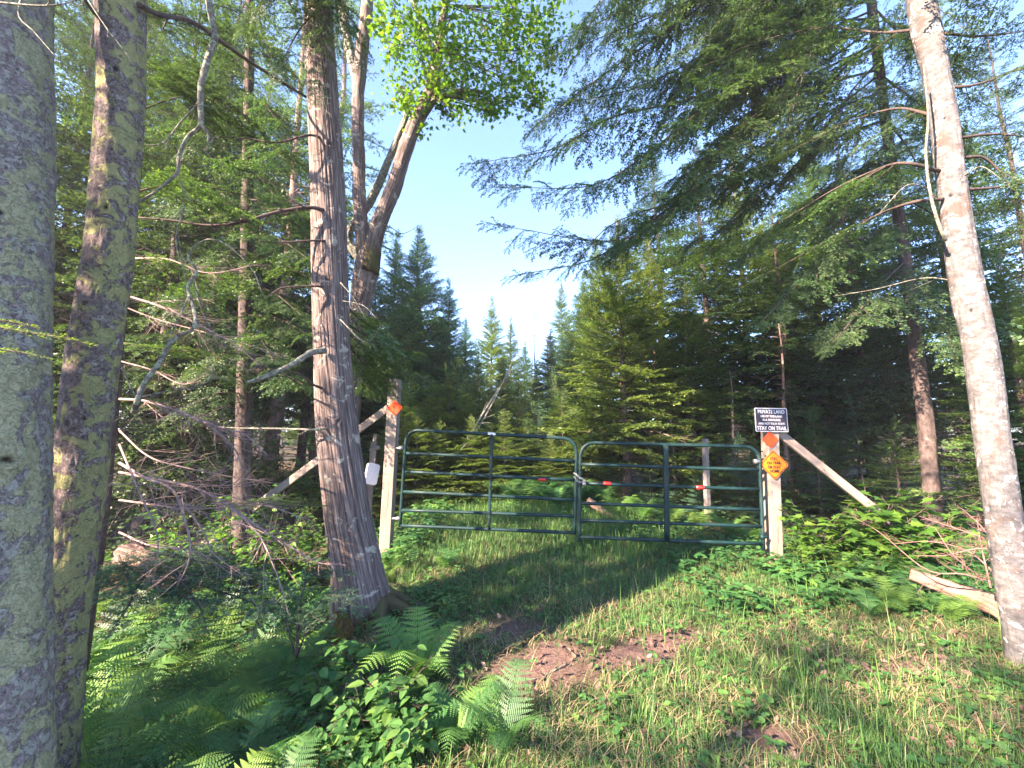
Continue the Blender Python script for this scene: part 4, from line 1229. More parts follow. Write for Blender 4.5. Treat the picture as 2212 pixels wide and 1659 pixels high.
for k, (px0, py0, px1, py1, y1) in enumerate(((1885, 30, 1560, 330, 6.0), (1890, 80, 1620, 420, 6.3), (1860, -250, 1620, 20, 5.0), (1900, 180, 1830, 380, 5.6), (1915, 260, 2010, 420, 6.0), (1890, 60, 2150, 200, 5.6), (1925, 350, 1660, 520, 6.4), (1870, -120, 1420, 150, 6.2), (1860, -220, 1320, 130, 6.6), (1940, 420, 2120, 560, 6.2), (1870, -160, 1560, 40, 5.2), (1900, 130, 1760, 330, 5.8), (1880, -60, 2080, 60, 5.4), (1930, 380, 1760, 620, 6.3), (1895, 100, 1480, 380, 7.0), (1890, 20, 1380, 300, 7.2), (1880, -120, 1260, 60, 6.4), (1890, -40, 1300, 200, 7.4), (1860, -260, 1220, -20, 6.2), (1890, 60, 1420, 460, 7.6), (1900, 160, 1540, 520, 7.4))):
    HB.append(([(px0, py0, 6.8), (.5 * px0 + .5 * px1, .55 * py0 + .45 * py1 - 10, .5 * 6.8 + .5 * y1), (px1, py1, y1)], .5, .58))
HB += [([(1890, -60, 6.8), (1700, -100, 6.0), (1450, 60, 5.4), (1250, 200, 5.0), (1160, 270, 4.8)], .6, 1), ([(1890, 40, 6.8), (1650, 60, 6.0), (1400, 180, 5.4), (1215, 225, 5.0)], .55, 1), ([(1880, -150, 6.8), (1600, -150, 5.6), (1380, 0, 5.2), (1205, 95, 5.0)], .6, 1), ([(1900, 220, 6.8), (1700, 330, 6.2), (1500, 420, 5.8), (1330, 480, 5.4), (1250, 560, 5.2)], .6, .9)]
for i, (pp, tl, kp) in enumerate(HB):
    mb = MB(); limb(mb, path(pp), TPfine, 450 + i, .12, .5, 1.0 + tl * .4, .022, .22 if i < 7 else .12, -.35, 48, keep=kp); part('bough', mb, [M['hemlock'], M['twig']], hm)

add_crown(tr, 2.62, 2.87, 7.4, 12, 1.7, 901); add_crown(hm, 4.7, 6.8, 8.2, 13, 1.8, 902, gap=.6, per=5)
add_crown(tl1, -2.05, 1.6, 6.0, 11, 1.5, 903); add_crown(tl2, -2.05, 2.1, 6.4, 11, 1.5, 904, 'fir'); add_crown(cd, -1.85, 3.65, 7.8, 11, 1.2, 905)
# ---- spruce right behind the two left trunks: dead lower branches and low green boughs
Pt, Rt = trunk_from([(140, 1900, 48), (165, 1500, 42), (200, 1250, 36), (232, 1000, 32), (256, 700, 30), (270, 300, 27), (280, 0, 24), (290, -300, 20)], 3.1, 120)
sp = thing('spruce_tree', 'dark spruce behind the mossy trunk with bare pinkish lower branches', 'tree', tuple(Pt[0]))
mb = MB(); tube(mb, Pt, Rt, 40, rough(95, .016, 5, 6, .02, 2, 2)); part('trunk', mb, M['darkbark'], sp)
DB = [([(262, 635, 3.1), (352, 664, 2.95), (430, 702, 2.85), (508, 745, 2.8), (560, 790, 2.8)], .010, 20), ([(262, 660, 3.1), (340, 690, 3.1), (450, 720, 3.0), (620, 770, 2.9)], .007, 14),
      ([(258, 862, 3.1), (312, 866, 2.9), (375, 885, 2.7), (430, 909, 2.6), (469, 932, 2.6), (508, 971, 2.6), (523, 1018, 2.6)], .011, 22),
      ([(430, 909, 2.6), (480, 925, 2.55), (530, 940, 2.55), (580, 985, 2.55)], .006, 14),
      ([(258, 1000, 3.1), (310, 1030, 2.8), (352, 1046, 2.6), (379, 1066, 2.5), (395, 1109, 2.4), (410, 1167, 2.35), (406, 1218, 2.3), (383, 1265, 2.3)], .011, 14),
      ([(258, 1020, 3.1), (391, 1046, 2.7), (449, 1066, 2.6), (508, 1105, 2.5), (559, 1155, 2.45), (590, 1220, 2.4), (615, 1290, 2.4)], .010, 18),
      ([(500, 1095, 2.6), (560, 1140, 2.6), (625, 1179, 2.6), (684, 1214, 2.6), (722, 1218, 2.65)], .008, 18),
      ([(385, 1075, 2.5), (437, 1144, 2.5), (461, 1195, 2.45), (520, 1240, 2.4)], .007, 12), ([(258, 1080, 3.1), (330, 1090, 2.9), (420, 1100, 2.8), (560, 1090, 2.8), (660, 1120, 2.8)], .008, 18),
      ([(260, 780, 3.1), (330, 800, 3.0), (400, 830, 2.9), (465, 790, 2.8)], .007, 10), ([(258, 1150, 3.1), (330, 1180, 2.9), (420, 1190, 2.7), (500, 1240, 2.6)], .008, 14),
      ([(258, 930, 3.1), (320, 985, 2.9), (400, 1010, 2.8), (500, 1030, 2.8), (600, 1045, 2.8)], .007, 16), ([(258, 960, 3.1), (300, 1060, 2.7), (340, 1160, 2.5), (330, 1260, 2.4)], .008, 12),
      ([(262, 560, 3.1), (360, 560, 3.0), (450, 590, 3.0), (560, 570, 3.0)], .010, 16)]
for i, (pp, r, ns) in enumerate(DB):
    mb = MB(); dead_branches(mb, path(pp), r, 500 + i, 2, int(ns * 1.3), .32, 48, .6, npt=26, sides=6); part('dead_branch', mb, M['deadtwig'], sp)
DB += [([(250, 700, 3.0), (330, 760, 2.8), (420, 800, 2.7), (520, 860, 2.7), (600, 940, 2.75)], .008, 20), ([(250, 820, 3.0), (340, 850, 3.0), (460, 870, 3.0), (590, 900, 3.0)], .006, 18), ([(250, 1000, 3.0), (360, 1080, 2.9), (470, 1130, 2.9), (600, 1150, 2.9), (690, 1180, 2.9)], .008, 20), ([(250, 900, 3.0), (350, 940, 2.9), (450, 1000, 2.8), (560, 1080, 2.75), (640, 1150, 2.75)], .008, 20),
       ([(240, 1100, 2.9), (320, 1120, 2.7), (420, 1160, 2.6), (520, 1220, 2.5)], .007, 18), ([(250, 1050, 3.0), (330, 1110, 3.0), (430, 1230, 2.9), (480, 1290, 2.8)], .006, 16), ([(255, 600, 3.1), (340, 620, 3.1), (430, 660, 3.0), (560, 680, 3.0), (640, 720, 3.0)], .007, 18), ([(250, 940, 2.9), (300, 930, 2.7), (380, 950, 2.6), (470, 1010, 2.55)], .006, 14)]
FB = [([(256, 1190, 3.1), (340, 1225, 2.9), (440, 1245, 2.8), (545, 1238, 2.7), (610, 1245, 2.7)], .42, 'bluefir'), ([(256, 1210, 3.1), (330, 1260, 2.7), (400, 1290, 2.5), (470, 1320, 2.4)], .36, 'bluefir'),
      ([(256, 1200, 3.1), (285, 1280, 2.6), (262, 1330, 2.4), (232, 1378, 2.3)], .32, 'bluefir'), ([(340, 1230, 2.9), (450, 1270, 2.7), (540, 1300, 2.6), (600, 1345, 2.5)], .36, 'bluefir'),
      ([(256, 1180, 3.1), (360, 1200, 3.0), (480, 1225, 3.0), (640, 1280, 2.9)], .4, 'bluefir'), ([(380, 1240, 2.7), (430, 1310, 2.5), (450, 1370, 2.4)], .3, 'bluefir'),
      ([(450, 1090, 3.2), (540, 1085, 3.2), (640, 1085, 3.2), (700, 1095, 3.2)], .4, 'fir'), ([(262, 740, 3.1), (360, 755, 3.0), (470, 760, 2.9), (580, 772, 2.9)], .30, 'fir'),
      ([(270, 420, 3.1), (380, 400, 3.1), (480, 440, 3.1), (560, 480, 3.0)], .45, 'fir'), ([(275, 250, 3.1), (390, 210, 3.2), (500, 230, 3.2), (580, 300, 3.2)], .5, 'hemlock'),
      ([(280, 120, 3.1), (360, 160, 3.2), (430, 240, 3.2), (470, 330, 3.1)], .5, 'hemlock'), ([(280, 20, 3.1), (400, 60, 3.4), (520, 100, 3.6)], .55, 'hemlock'), ([(270, 520, 3.1), (340, 560, 3.2), (440, 600, 3.2), (540, 600, 3.1)], .4, 'fir')]
for i, (pp, tl, mm) in enumerate(FB):
    mb = MB(); bough(mb, path(pp), tl, .038, .0042, .027, .0052, .008, 540 + i, .35, .12, t0=.1, t1=.6); part('bough', mb, [M[mm], M['twig']], sp)

# ---- fir sapling at the cedar's foot, green bough tips in front of the cedar
c = at(640, 1500, 2.75); c[2] = gz1(c[0], c[1])
fs = thing('fir_sapling', 'small drooping fir sapling in front of the cedar base', 'sapling', tuple(c))
for i, (pp, tl) in enumerate((([(640, 1420, 2.75), (690, 1300, 2.75), (740, 1290, 2.7), (785, 1330, 2.65)], .28), ([(640, 1420, 2.75), (600, 1300, 2.75), (560, 1330, 2.6), (540, 1400, 2.5)], .26), ([(640, 1430, 2.75), (655, 1330, 2.7), (690, 1340, 2.6), (720, 1350, 2.5)], .24), ([(640, 1420, 2.75), (660, 1260, 2.8), (720, 1235, 2.85), (770, 1240, 2.85)], .24))):
    mb = MB(); bough(mb, path(pp), tl, .036, .004, .026, .005, .006, 570 + i, .5, .3, t0=.2, t1=.7); part('bough', mb, [M['bluefir'], M['twig']], fs)
mb = MB(); tube(mb, catmull(np.vstack([c - [0, 0, .1], path([(640, 1430, 2.75), (645, 1330, 2.75), (660, 1250, 2.8)])]), 14), np.linspace(.012, .005, 14), 6); part('trunk', mb, M['twig'], fs)

# ---- hemlock between cedar and left trunks, its boughs reach over the gap
Pt, Rt = trunk_from([(512, 1500, 52), (520, 1260, 46), (525, 1000, 40), (530, 760, 34), (535, 400, 26), (540, 0, 20), (545, -300, 16)], 5.2, 100)
h2 = thing('hemlock_tree', 'dark hemlock trunk in the shade between the mossy trunk and cedar', 'tree', tuple(Pt[0]))
mb = MB(); tube(mb, Pt, Rt, 30, rough(97, .02, 5, 5, .03, 2, 2)); part('trunk', mb, M['darkbark'], h2)
rg = np.random.default_rng(5)
for i, (py, dx, dy, yy, tl) in enumerate(((380, 60, 40, 4.0, .5), (420, -130, 30, 4.0, .5), (430, 180, 60, 4.2, .5), (500, 150, 70, 3.9, .45), (540, -60, 40, 3.8, .45), (560, 170, 60, 4.1, .45), (620, 120, 60, 3.9, .4), (600, -150, 70, 4.0, .45), (680, 160, 60, 4.2, .4),
                                          (300, 100, 60, 4.0, .55), (250, -120, 70, 4.0, .55), (200, 80, 80, 4.1, .55), (120, -90, 90, 4.1, .6), (60, 70, 110, 4.1, .6), (0, -40, 120, 4.0, .6), (760, -90, 40, 4.2, .4), (800, 140, 40, 4.3, .4), (850, -140, 40, 4.4, .35), (720, 60, 60, 3.8, .4))):
    s = at(531, py, 5.2)
    e = at(531 + dx, py + dy, yy + .1)
    m = (s + e) / 2 + np.array([0, 0, .10])
    mb = MB(); limb(mb, [s, m, e], TPfine, 600 + i, .11, .38, .42 + tl * .85, .012, .12, -.25, 50); part('bough', mb, [M['hemlock'], M['twig']], h2)

# ---- hanging dead limbs crusted with pale lichen
dl = thing('dead_limb', 'pale lichen crusted limb hanging between the mossy trunk and cedar', 'branch', tuple(at(453, 43, 2.5)))
mb = MB(); tube(mb, catmull(path([(440, -120, 2.6), (448, -20, 2.5), (458, 43, 2.5), (465, 78, 2.5), (449, 129, 2.5), (434, 187, 2.5), (434, 250, 2.5), (432, 272, 2.5), (406, 297, 2.5), (387, 336, 2.5), (383, 371, 2.48), (352, 402, 2.45), (297, 437, 2.4), (242, 461, 2.35), (156, 492, 2.0)]), 140),
                np.interp(np.linspace(0, 1, 140), [0, .4, .55, .8, 1], [.022, .018, .012, .007, .003]), 16, rough(110, .012, 4, 22))
for pp, r in (([(432, 268, 2.5), (449, 289, 2.5), (449, 309, 2.48)], .014), ([(434, 205, 2.5), (422, 230, 2.5), (391, 262, 2.5), (352, 309, 2.45), (305, 314, 2.4), (234, 324, 2.35)], .007), ([(449, 300, 2.5), (462, 298, 2.5), (440, 325, 2.48)], .006), ([(383, 371, 2.5), (400, 420, 2.5), (440, 440, 2.5)], .004), ([(400, 410, 2.5), (388, 460, 2.5)], .003)):
    dead_branches(mb, path(pp), r, int(r * 9999), 2, 9, .3, npt=16)
part('wood', mb, M['deadlimb'], dl)
dl = thing('dead_limb', 'crooked pale limb bent over above the bare spruce branches', 'branch', tuple(at(420, 600, 2.6)))
mb = MB(); tube(mb, catmull(path([(566, 633, 2.7), (547, 586, 2.7), (508, 543, 2.65), (465, 518, 2.6), (426, 527, 2.6), (406, 556, 2.6), (424, 584, 2.6), (406, 622, 2.58), (418, 666, 2.55), (420, 705, 2.5), (383, 729, 2.5), (363, 748, 2.48), (344, 784, 2.45), (312, 827, 2.42), (297, 866, 2.4), (290, 890, 2.45)]), 140),
                np.interp(np.linspace(0, 1, 140), [0, .25, .4, .7, 1], [.003, .005, .008, .012, .016]), 14, rough(111, .009, 4, 22))
for i, pp in enumerate(([(408, 640, 2.55), (380, 700, 2.5), (360, 740, 2.45)], [(415, 600, 2.6), (440, 680, 2.6), (480, 740, 2.6)], [(300, 860, 2.4), (360, 845, 2.4), (440, 830, 2.4), (465, 785, 2.4)], [(300, 870, 2.4), (265, 800, 2.4), (258, 770, 2.4)], [(400, 440, 2.6), (380, 520, 2.6), (400, 600, 2.6), (395, 680, 2.6)])):
    dead_branches(mb, path(pp), .005, 130 + i, 2, 11, .32, npt=14)
part('wood', mb, M['deadlimb'], dl)

# ---- foreground fir sprigs at the left edge
sg = thing('fir_bough', 'fresh green fir sprig crossing in front of the two left trunks', 'branch', tuple(at(0, 700, 1.15)))
for i, (pp, tl) in enumerate((([(-160, 690, 1.3), (-40, 700, 1.2), (60, 718, 1.15), (140, 730, 1.12), (205, 748, 1.12)], .11), ([(-160, 740, 1.3), (-40, 752, 1.15), (40, 760, 1.1), (118, 778, 1.1)], .09), ([(-100, 690, 1.25), (-20, 690, 1.2), (50, 700, 1.2), (90, 712, 1.2)], .07))):
    mb = MB(); bough(mb, path(pp), tl, .028, .0032, .016, .0024, .004, 620 + i, .2, .05, t0=.45, t1=.9); part('spray', mb, [M['fir'], M['twig']], sg)
# ---------------------------------------------------------------- gate
def gy(px):
    return 5.3 + (px - 860) / (1650 - 860) * (4.9 - 5.3)

def gp(px, py, dy=0.0):
    return at(px, py, gy(px) + dy)

RT = 0.0225
def gate(label, frame_px, bars, brace, refl, extra=None):
    base = gp(*frame_px[0]); base[2] = gz1(base[0], base[1])
    g = thing('pipe_gate', label, 'gate', tuple(base))
    mb = MB(); P = np.array([gp(*p) for p in frame_px])
    # round the two upper corners
    out = []
    for i, p in enumerate(P):
        if 0 < i < len(P) - 1:
            a, b = P[i - 1], P[i + 1]
            r = .20
            pa = p + unit(a - p) * r; pb = p + unit(b - p) * r
            for t in np.linspace(0, 1, 12):
                out.append((1 - t) ** 2 * pa + 2 * t * (1 - t) * p + t * t * pb)
        else:
            out.append(p)
    out = np.array(out)
    d = []
    for a, b in zip(out[:-1], out[1:]):
        m = max(1, int(np.linalg.norm(b - a) / .12)); d += [a + (b - a) * k / m for k in range(m)]
    d.append(out[-1])
    tube(mb, d, RT, 18); part('frame', mb, M['gate'], g)
    for (a, b) in bars:
        mb = MB(); A, B = gp(*a), gp(*b)
        tube(mb, catmull([A, B], 8), RT * .92, 16); part('rail', mb, M['gate'], g)
    (a, b, wd) = brace
    mb = MB(); box_between(mb, gp(*b, -.018), gp(*a, -.018), wd, .03, (0, -1, 0), bev=.004); part('upright_brace', mb, M['gate'], g)
    for (px, py) in refl:
        c = gp(px, py)
        mb = MB(); ax = unit(gp(px + 20, py + .8) - c)
        tube(mb, [c - ax * .047, c - ax * .046, c, c + ax * .046, c + ax * .047], [RT * .93, RT * 1.05, RT * 1.05, RT * 1.05, RT * .93], 18); part('reflector', mb, M['red'], g)
    return g

gl = gate('left green tube gate leaf hung from the tall knotty post', [(864, 1138), (878, 928), (1246, 948), (1241, 1154)],
          [((878, 979), (1243, 996)), ((875, 1019), (1242, 1037)), ((871, 1062), (1240, 1080)), ((867, 1102), (1240, 1115)), ((864, 1135), (1240, 1151))],
          ((1063, 938), (1056, 1143), .036), [(1171, 1035)])
mb = MB(); c = gp(1062, 937, -.03); ux = unit(gp(1082, 938.5, -.03) - c); plate(mb, c, ux, np.array([0, 0, 1.0]), rounded(.10, .032, .006), .004); part('maker_plate', mb, M['white'], gl, smooth=False)
for (px, py) in ((868, 968), (862, 1120)):
    c = gp(px, py); mb = MB(); tube(mb, [c - [.09, 0, 0], c - [.05, 0, 0], c - [.02, 0, 0], c + [.02, 0, 0]], [.012, .012, .03, .03], 12); part('hinge', mb, M['steel'], gl)
grt = gate('right green tube gate leaf beside the post with signs', [(1251, 1170), (1254, 956), (1640, 965), (1649, 1188)],
           [((1254, 1003), (1638, 1015)), ((1254, 1044), (1638, 1057)), ((1253, 1087), (1640, 1101)), ((1252, 1124), (1645, 1137)), ((1252, 1160), (1648, 1175))],
           ((1438, 960), (1441, 1168), .062), [(1311, 1045), (1512, 1053)])
for (px, py, m) in ((1634, 997, 'steel'), (1648, 1160, 'gate')):
    c = gp(px, py, -.01); mb = MB(); tube(mb, [c - [.03, 0, 0], c + [.0, 0, 0], c + [.035, 0, 0], c + [.05, 0, 0]], [.030, .030, .016, .016], 12); part('hinge', mb, M[m], grt)

ch = thing('lock_chain', 'silver chain looped round the two gate leaves where they meet', 'chain', tuple(gp(1250, 1034, -.05)))
mb = MB()
cpts = np.array([gp(1240, 1022, -.04), gp(1246, 1026, -.055), gp(1252, 1032, -.06), gp(1259, 1035, -.06), gp(1264, 1040, -.05), gp(1256, 1042, -.055), gp(1248, 1040, -.055), gp(1241, 1030, -.045)])
cp = catmull(cpts, 27)
for i in range(26):
    a, b = cp[i], cp[i + 1]; d = unit(b - a); n = unit(np.cross(d, [0, 1, 0]) if i % 2 else np.cross(d, [0, 0, 1]))
    t = np.linspace(0, 2 * PI, 13)
    ring = (a + b) / 2 + np.cos(t)[:, None] * d * .017 + np.sin(t)[:, None] * n * .009
    tube(mb, ring, .0032, 6, cap=False)
part('links', mb, M['steel'], ch)
c = gp(1262, 1046, -.07)
mb = MB(); plate(mb, c, (1, 0, 0), (0, 0, 1.0), rounded(.045, .042, .008), .022); tube(mb, [c + [-.014, 0, .018], c + [-.014, 0, .035], c + [0, 0, .046], c + [.014, 0, .035], c + [.014, 0, .018]], .004, 8)
part('padlock', mb, M['steel'], ch)

# ---------------------------------------------------------------- posts
def post(label, top, bot, Y, w, mat, d=None, extra_down=.35):
    A, B = at(bot[0], bot[1], Y), at(top[0], top[1], Y)
    dn = unit(A - B)
    g = thing('gate_post', label, 'post', tuple(A))
    mb = MB(); box_between(mb, A + dn * extra_down, B, w, d or w, (0, -1, 0), bev=.007); part('timber', mb, M[mat], g, smooth=False)
    return g, A, B

pl, A, B = post('tall weathered square post with dark knots at the left gate hinge', (854, 820), (836, 1140), 5.42, .145, 'timber')
mb = MB(); box_between(mb, at(380, 1222, 5.47), at(846, 876, 5.47), .095, .05, (0, -1, 0)); part('brace', mb, M['timber'], pl, smooth=False)
mb = MB()
for (px, py) in ((851, 832), (857, 832), (801, 912)):
    c = at(px, py, 5.335); tube(mb, [c + [0, -.010, 0], c + [0, .02, 0]], .007, 8)
part('bolts', mb, M['ink'], pl)
prr, A, B = post('pale square post carrying three signs at the right gate hinge', (1661, 885), (1672, 1222), 5.0, .145, 'newtimber')
mb = MB(); box_between(mb, at(2072, 1246, 5.02), at(1682, 935, 5.02), .10, .05, (0, -1, 0)); part('brace', mb, M['newtimber'], prr, smooth=False)
mb = MB(); c = at(1646, 975, 4.92); tube(mb, [c + [0, -.012, 0], c + [0, .02, 0]], .008, 8); part('bolts', mb, M['ink'], prr)
A, B = at(1529, 1150, 7.4), at(1523, 948, 7.4)
bp = thing('old_post', 'thin grey post standing in the brush behind the right gate leaf', 'post', tuple(A))
mb = MB(); box_between(mb, A - [0, 0, .3], B, .085, .085, (.3, -1, 0)); part('timber', mb, M['oldtimber'], bp, smooth=False)
A, B = at(794, 1090, 5.7), at(808, 955, 5.7)
bp = thing('old_post', 'short splintered post carrying a white board behind the cedar', 'post', tuple(A))
mb = MB(); box_between(mb, A - [0, 0, .4], B, .085, .05, (.2, -1, 0)); part('timber', mb, M['oldtimber'], bp, smooth=False)
mb = MB(); box_between(mb, at(808, 960, 5.67), at(812, 938, 5.67), .05, .03, (0, -1, 0)); box_between(mb, at(798, 972, 5.66), at(820, 966, 5.66), .05, .03, (0, -1, 0)); part('splintered_top', mb, M['oldtimber'], bp, smooth=False)
c = at(803, 1024, 5.55)
wb = thing('sign_board', 'blank white board tilted on the short post behind the cedar', 'sign', tuple(c))
u = unit(at(816, 1008, 5.60) - at(790, 1001, 5.48)); v = unit(at(787, 1001, 5.5) - at(796, 1046, 5.48)); v = unit(v - u * (u @ v))
mb = MB(); plate(mb, c, u, v, rounded(.175, .29, .035), .05); part('board', mb, M['white'], wb, smooth=False)

# ---------------------------------------------------------------- signs
def text_mb(s, size, bold, c, u, v, n, off, align='CENTER', sx=1.0):
    cu = bpy.data.curves.new('t', 'FONT'); cu.body = s; cu.size = size; cu.align_x = align; cu.align_y = 'CENTER'; cu.offset = bold; cu.extrude = .0006; cu.resolution_u = 3
    o = bpy.data.objects.new('t', cu); ROOT.objects.link(o)
    dg = bpy.context.evaluated_depsgraph_get(); me = o.evaluated_get(dg).to_mesh()
    V = np.array([x.co[:] for x in me.vertices]); me.calc_loop_triangles(); T = np.array([t.vertices[:] for t in me.loop_triangles])
    o.evaluated_get(dg).to_mesh_clear(); bpy.data.objects.remove(o); bpy.data.curves.remove(cu)
    W = c + V[:, :1] * sx * u + V[:, 1:2] * v + (V[:, 2:3] + off) * n
    return W, T

def sign_frame(cpx, cpy, Y, yaw=0.0, roll=0.0):
    c = at(cpx, cpy, Y)
    u = np.array([math.cos(yaw) * math.cos(roll), math.sin(yaw), math.sin(roll)]); u = unit(u)
    v = np.array([-math.sin(roll), 0, math.cos(roll)]); v = unit(v - u * (u @ v)); n = np.cross(u, v)
    return c, u, v, n          # n points to the camera side (-Y)

def px_m(px, py, Y):
    return depth(at(px, py, Y)) / F

# black sign
Ys = 4.90
c, u, v, n = sign_frame(1666, 907, Ys, .0, rad(-1))
k = px_m(1666, 907, Ys)
W_, H_ = 70 * k, 51 * k
bs = thing('black_sign', 'black private land sign with white lettering atop the right post', 'sign', tuple(c))
mb = MB(); plate(mb, c, u, v, rounded(W_, H_, .012), .006); part('border', mb, M['whiteink'], bs, smooth=False)
mb = MB(); plate(mb, c + n * .0045, u, v, rounded(W_ - .018, H_ - .018, .006), .003); part('face', mb, M['black'], bs, smooth=False)
mb = MB()
for s, yy, sz, wd, bo in (('PRIVATE LAND', .345, .175, .82, .0006), ('USE OF THIS LAND', .150, .10, .66, .0003), ('IS A PRIVILEGE', -.005, .10, .54, .0003), ('AND NOT YOUR RIGHT.', -.16, .10, .82, .0003), ('STAY ON TRAIL', -.350, .18, .90, .0006)):
    W0, T0 = text_mb(s, sz * H_ * 1.25, bo, np.zeros(3), np.array([1., 0, 0]), np.array([0, 1., 0]), np.array([0, 0, 1.]), 0)
    ww = W0[:, 0].max() - W0[:, 0].min(); sx = wd * W_ / ww
    W0[:, 0] -= (W0[:, 0].max() + W0[:, 0].min()) / 2; W0[:, 1] -= (W0[:, 1].max() + W0[:, 1].min()) / 2
    mb.add(c + n * .0068 + u * W0[:, :1] * sx + v * (W0[:, 1:2] + yy * H_) + n * W0[:, 2:3], T0)
part('lettering', mb, M['whiteink'], bs, smooth=False)
# amber diamond
Ys = 4.905
c, u, v, n = sign_frame(1672, 1004, Ys, 0, 0)
k = px_m(1672, 1004, Ys); S_ = 32 * k * math.sqrt(2)
ys = thing('diamond_sign', 'amber diamond stay on trail sign nailed to the right post', 'sign', tuple(c))
o45 = lambda s, r: rot2(rounded(s, s, r), PI / 4)
mb = MB(); plate(mb, c, u, v, o45(S_, .028), .005); part('face', mb, M['yellow'], ys, smooth=False)
mb = MB(); oo, oi_ = o45(S_ * .945, .026), o45(S_ * .875, .023); m = len(oo); V = np.vstack([oo, oi_]); j = np.arange(m)
mb.add(c + n * .0034 + V[:, :1] * u + V[:, 1:] * v, None, np.stack([j, (j + 1) % m, m + (j + 1) % m, m + j], 1)); part('border_line', mb, M['ink'], ys, smooth=False)
mb = MB()
for s, yy, wd in (('STAY', .20, .24), ('ON TRAIL', .062, .48), ('OR STAY', -.075, .44), ('HOME', -.21, .30)):
    W0, T0 = text_mb(s, .125 * S_ * 1.42, .0022, np.zeros(3), np.array([1., 0, 0]), np.array([0, 1., 0]), np.array([0, 0, 1.]), 0)
    ww = W0[:, 0].max() - W0[:, 0].min(); sx = wd * S_ * 1.42 / ww
    W0[:, 0] -= (W0[:, 0].max() + W0[:, 0].min()) / 2; W0[:, 1] -= (W0[:, 1].max() + W0[:, 1].min()) / 2
    mb.add(c + n * .0040 + u * W0[:, :1] * sx + v * (W0[:, 1:2] + yy * S_ * 1.42) + n * W0[:, 2:3], T0)
part('lettering', mb, M['ink'], ys, smooth=False)
# orange trail markers
for (px, py, Y, hw, label) in ((853, 881, 5.335, 17, 'orange diamond marker on the tall left post'), (1664, 950, 4.915, 18, 'orange diamond marker below the black sign on the right post')):
    c, u, v, n = sign_frame(px, py, Y, 0, rad(3)); k = px_m(px, py, Y); s = hw * k * math.sqrt(2)
    om = thing('trail_marker', label, 'marker', tuple(c))
    mb = MB(); plate(mb, c, u, v, o45(s, .02), .004); part('face', mb, M['orange'], om, smooth=False)
    mb = MB(); cc = c + n * .003 - v * s * .52; tube(mb, [cc, cc + n * .004], .006, 8); part('nail', mb, M['ink'], om)
# ---------------------------------------------------------------- background trees (base pixel column, distance, pixel height of the tip)
WIDE = {'fir_a': 1.35, 'fir_b': 1.35, 'fir_c': 1.5, 'spruce': 1.2, 'sap_a': 1.6, 'sap_b': 1.6, 'sap_y': 1.6, 'fir_y': 1.15}

def tree(kindname, px, Y, top, label, wid=1.0, group=None, name='conifer_tree', cat='tree', rz=None, lean=(0, 0)):
    b = at(px, 942, Y); z = gz1(b[0], Y)
    H = at(px, top, Y)[2] - z
    s = H / KIND[kindname]['H']
    return plant(kindname, name, label, cat, b[0], Y, H, wid * WIDE.get(kindname, 1.0), rz if rz is not None else (px * 0.37 + Y) % 6.28, group, z, lean)

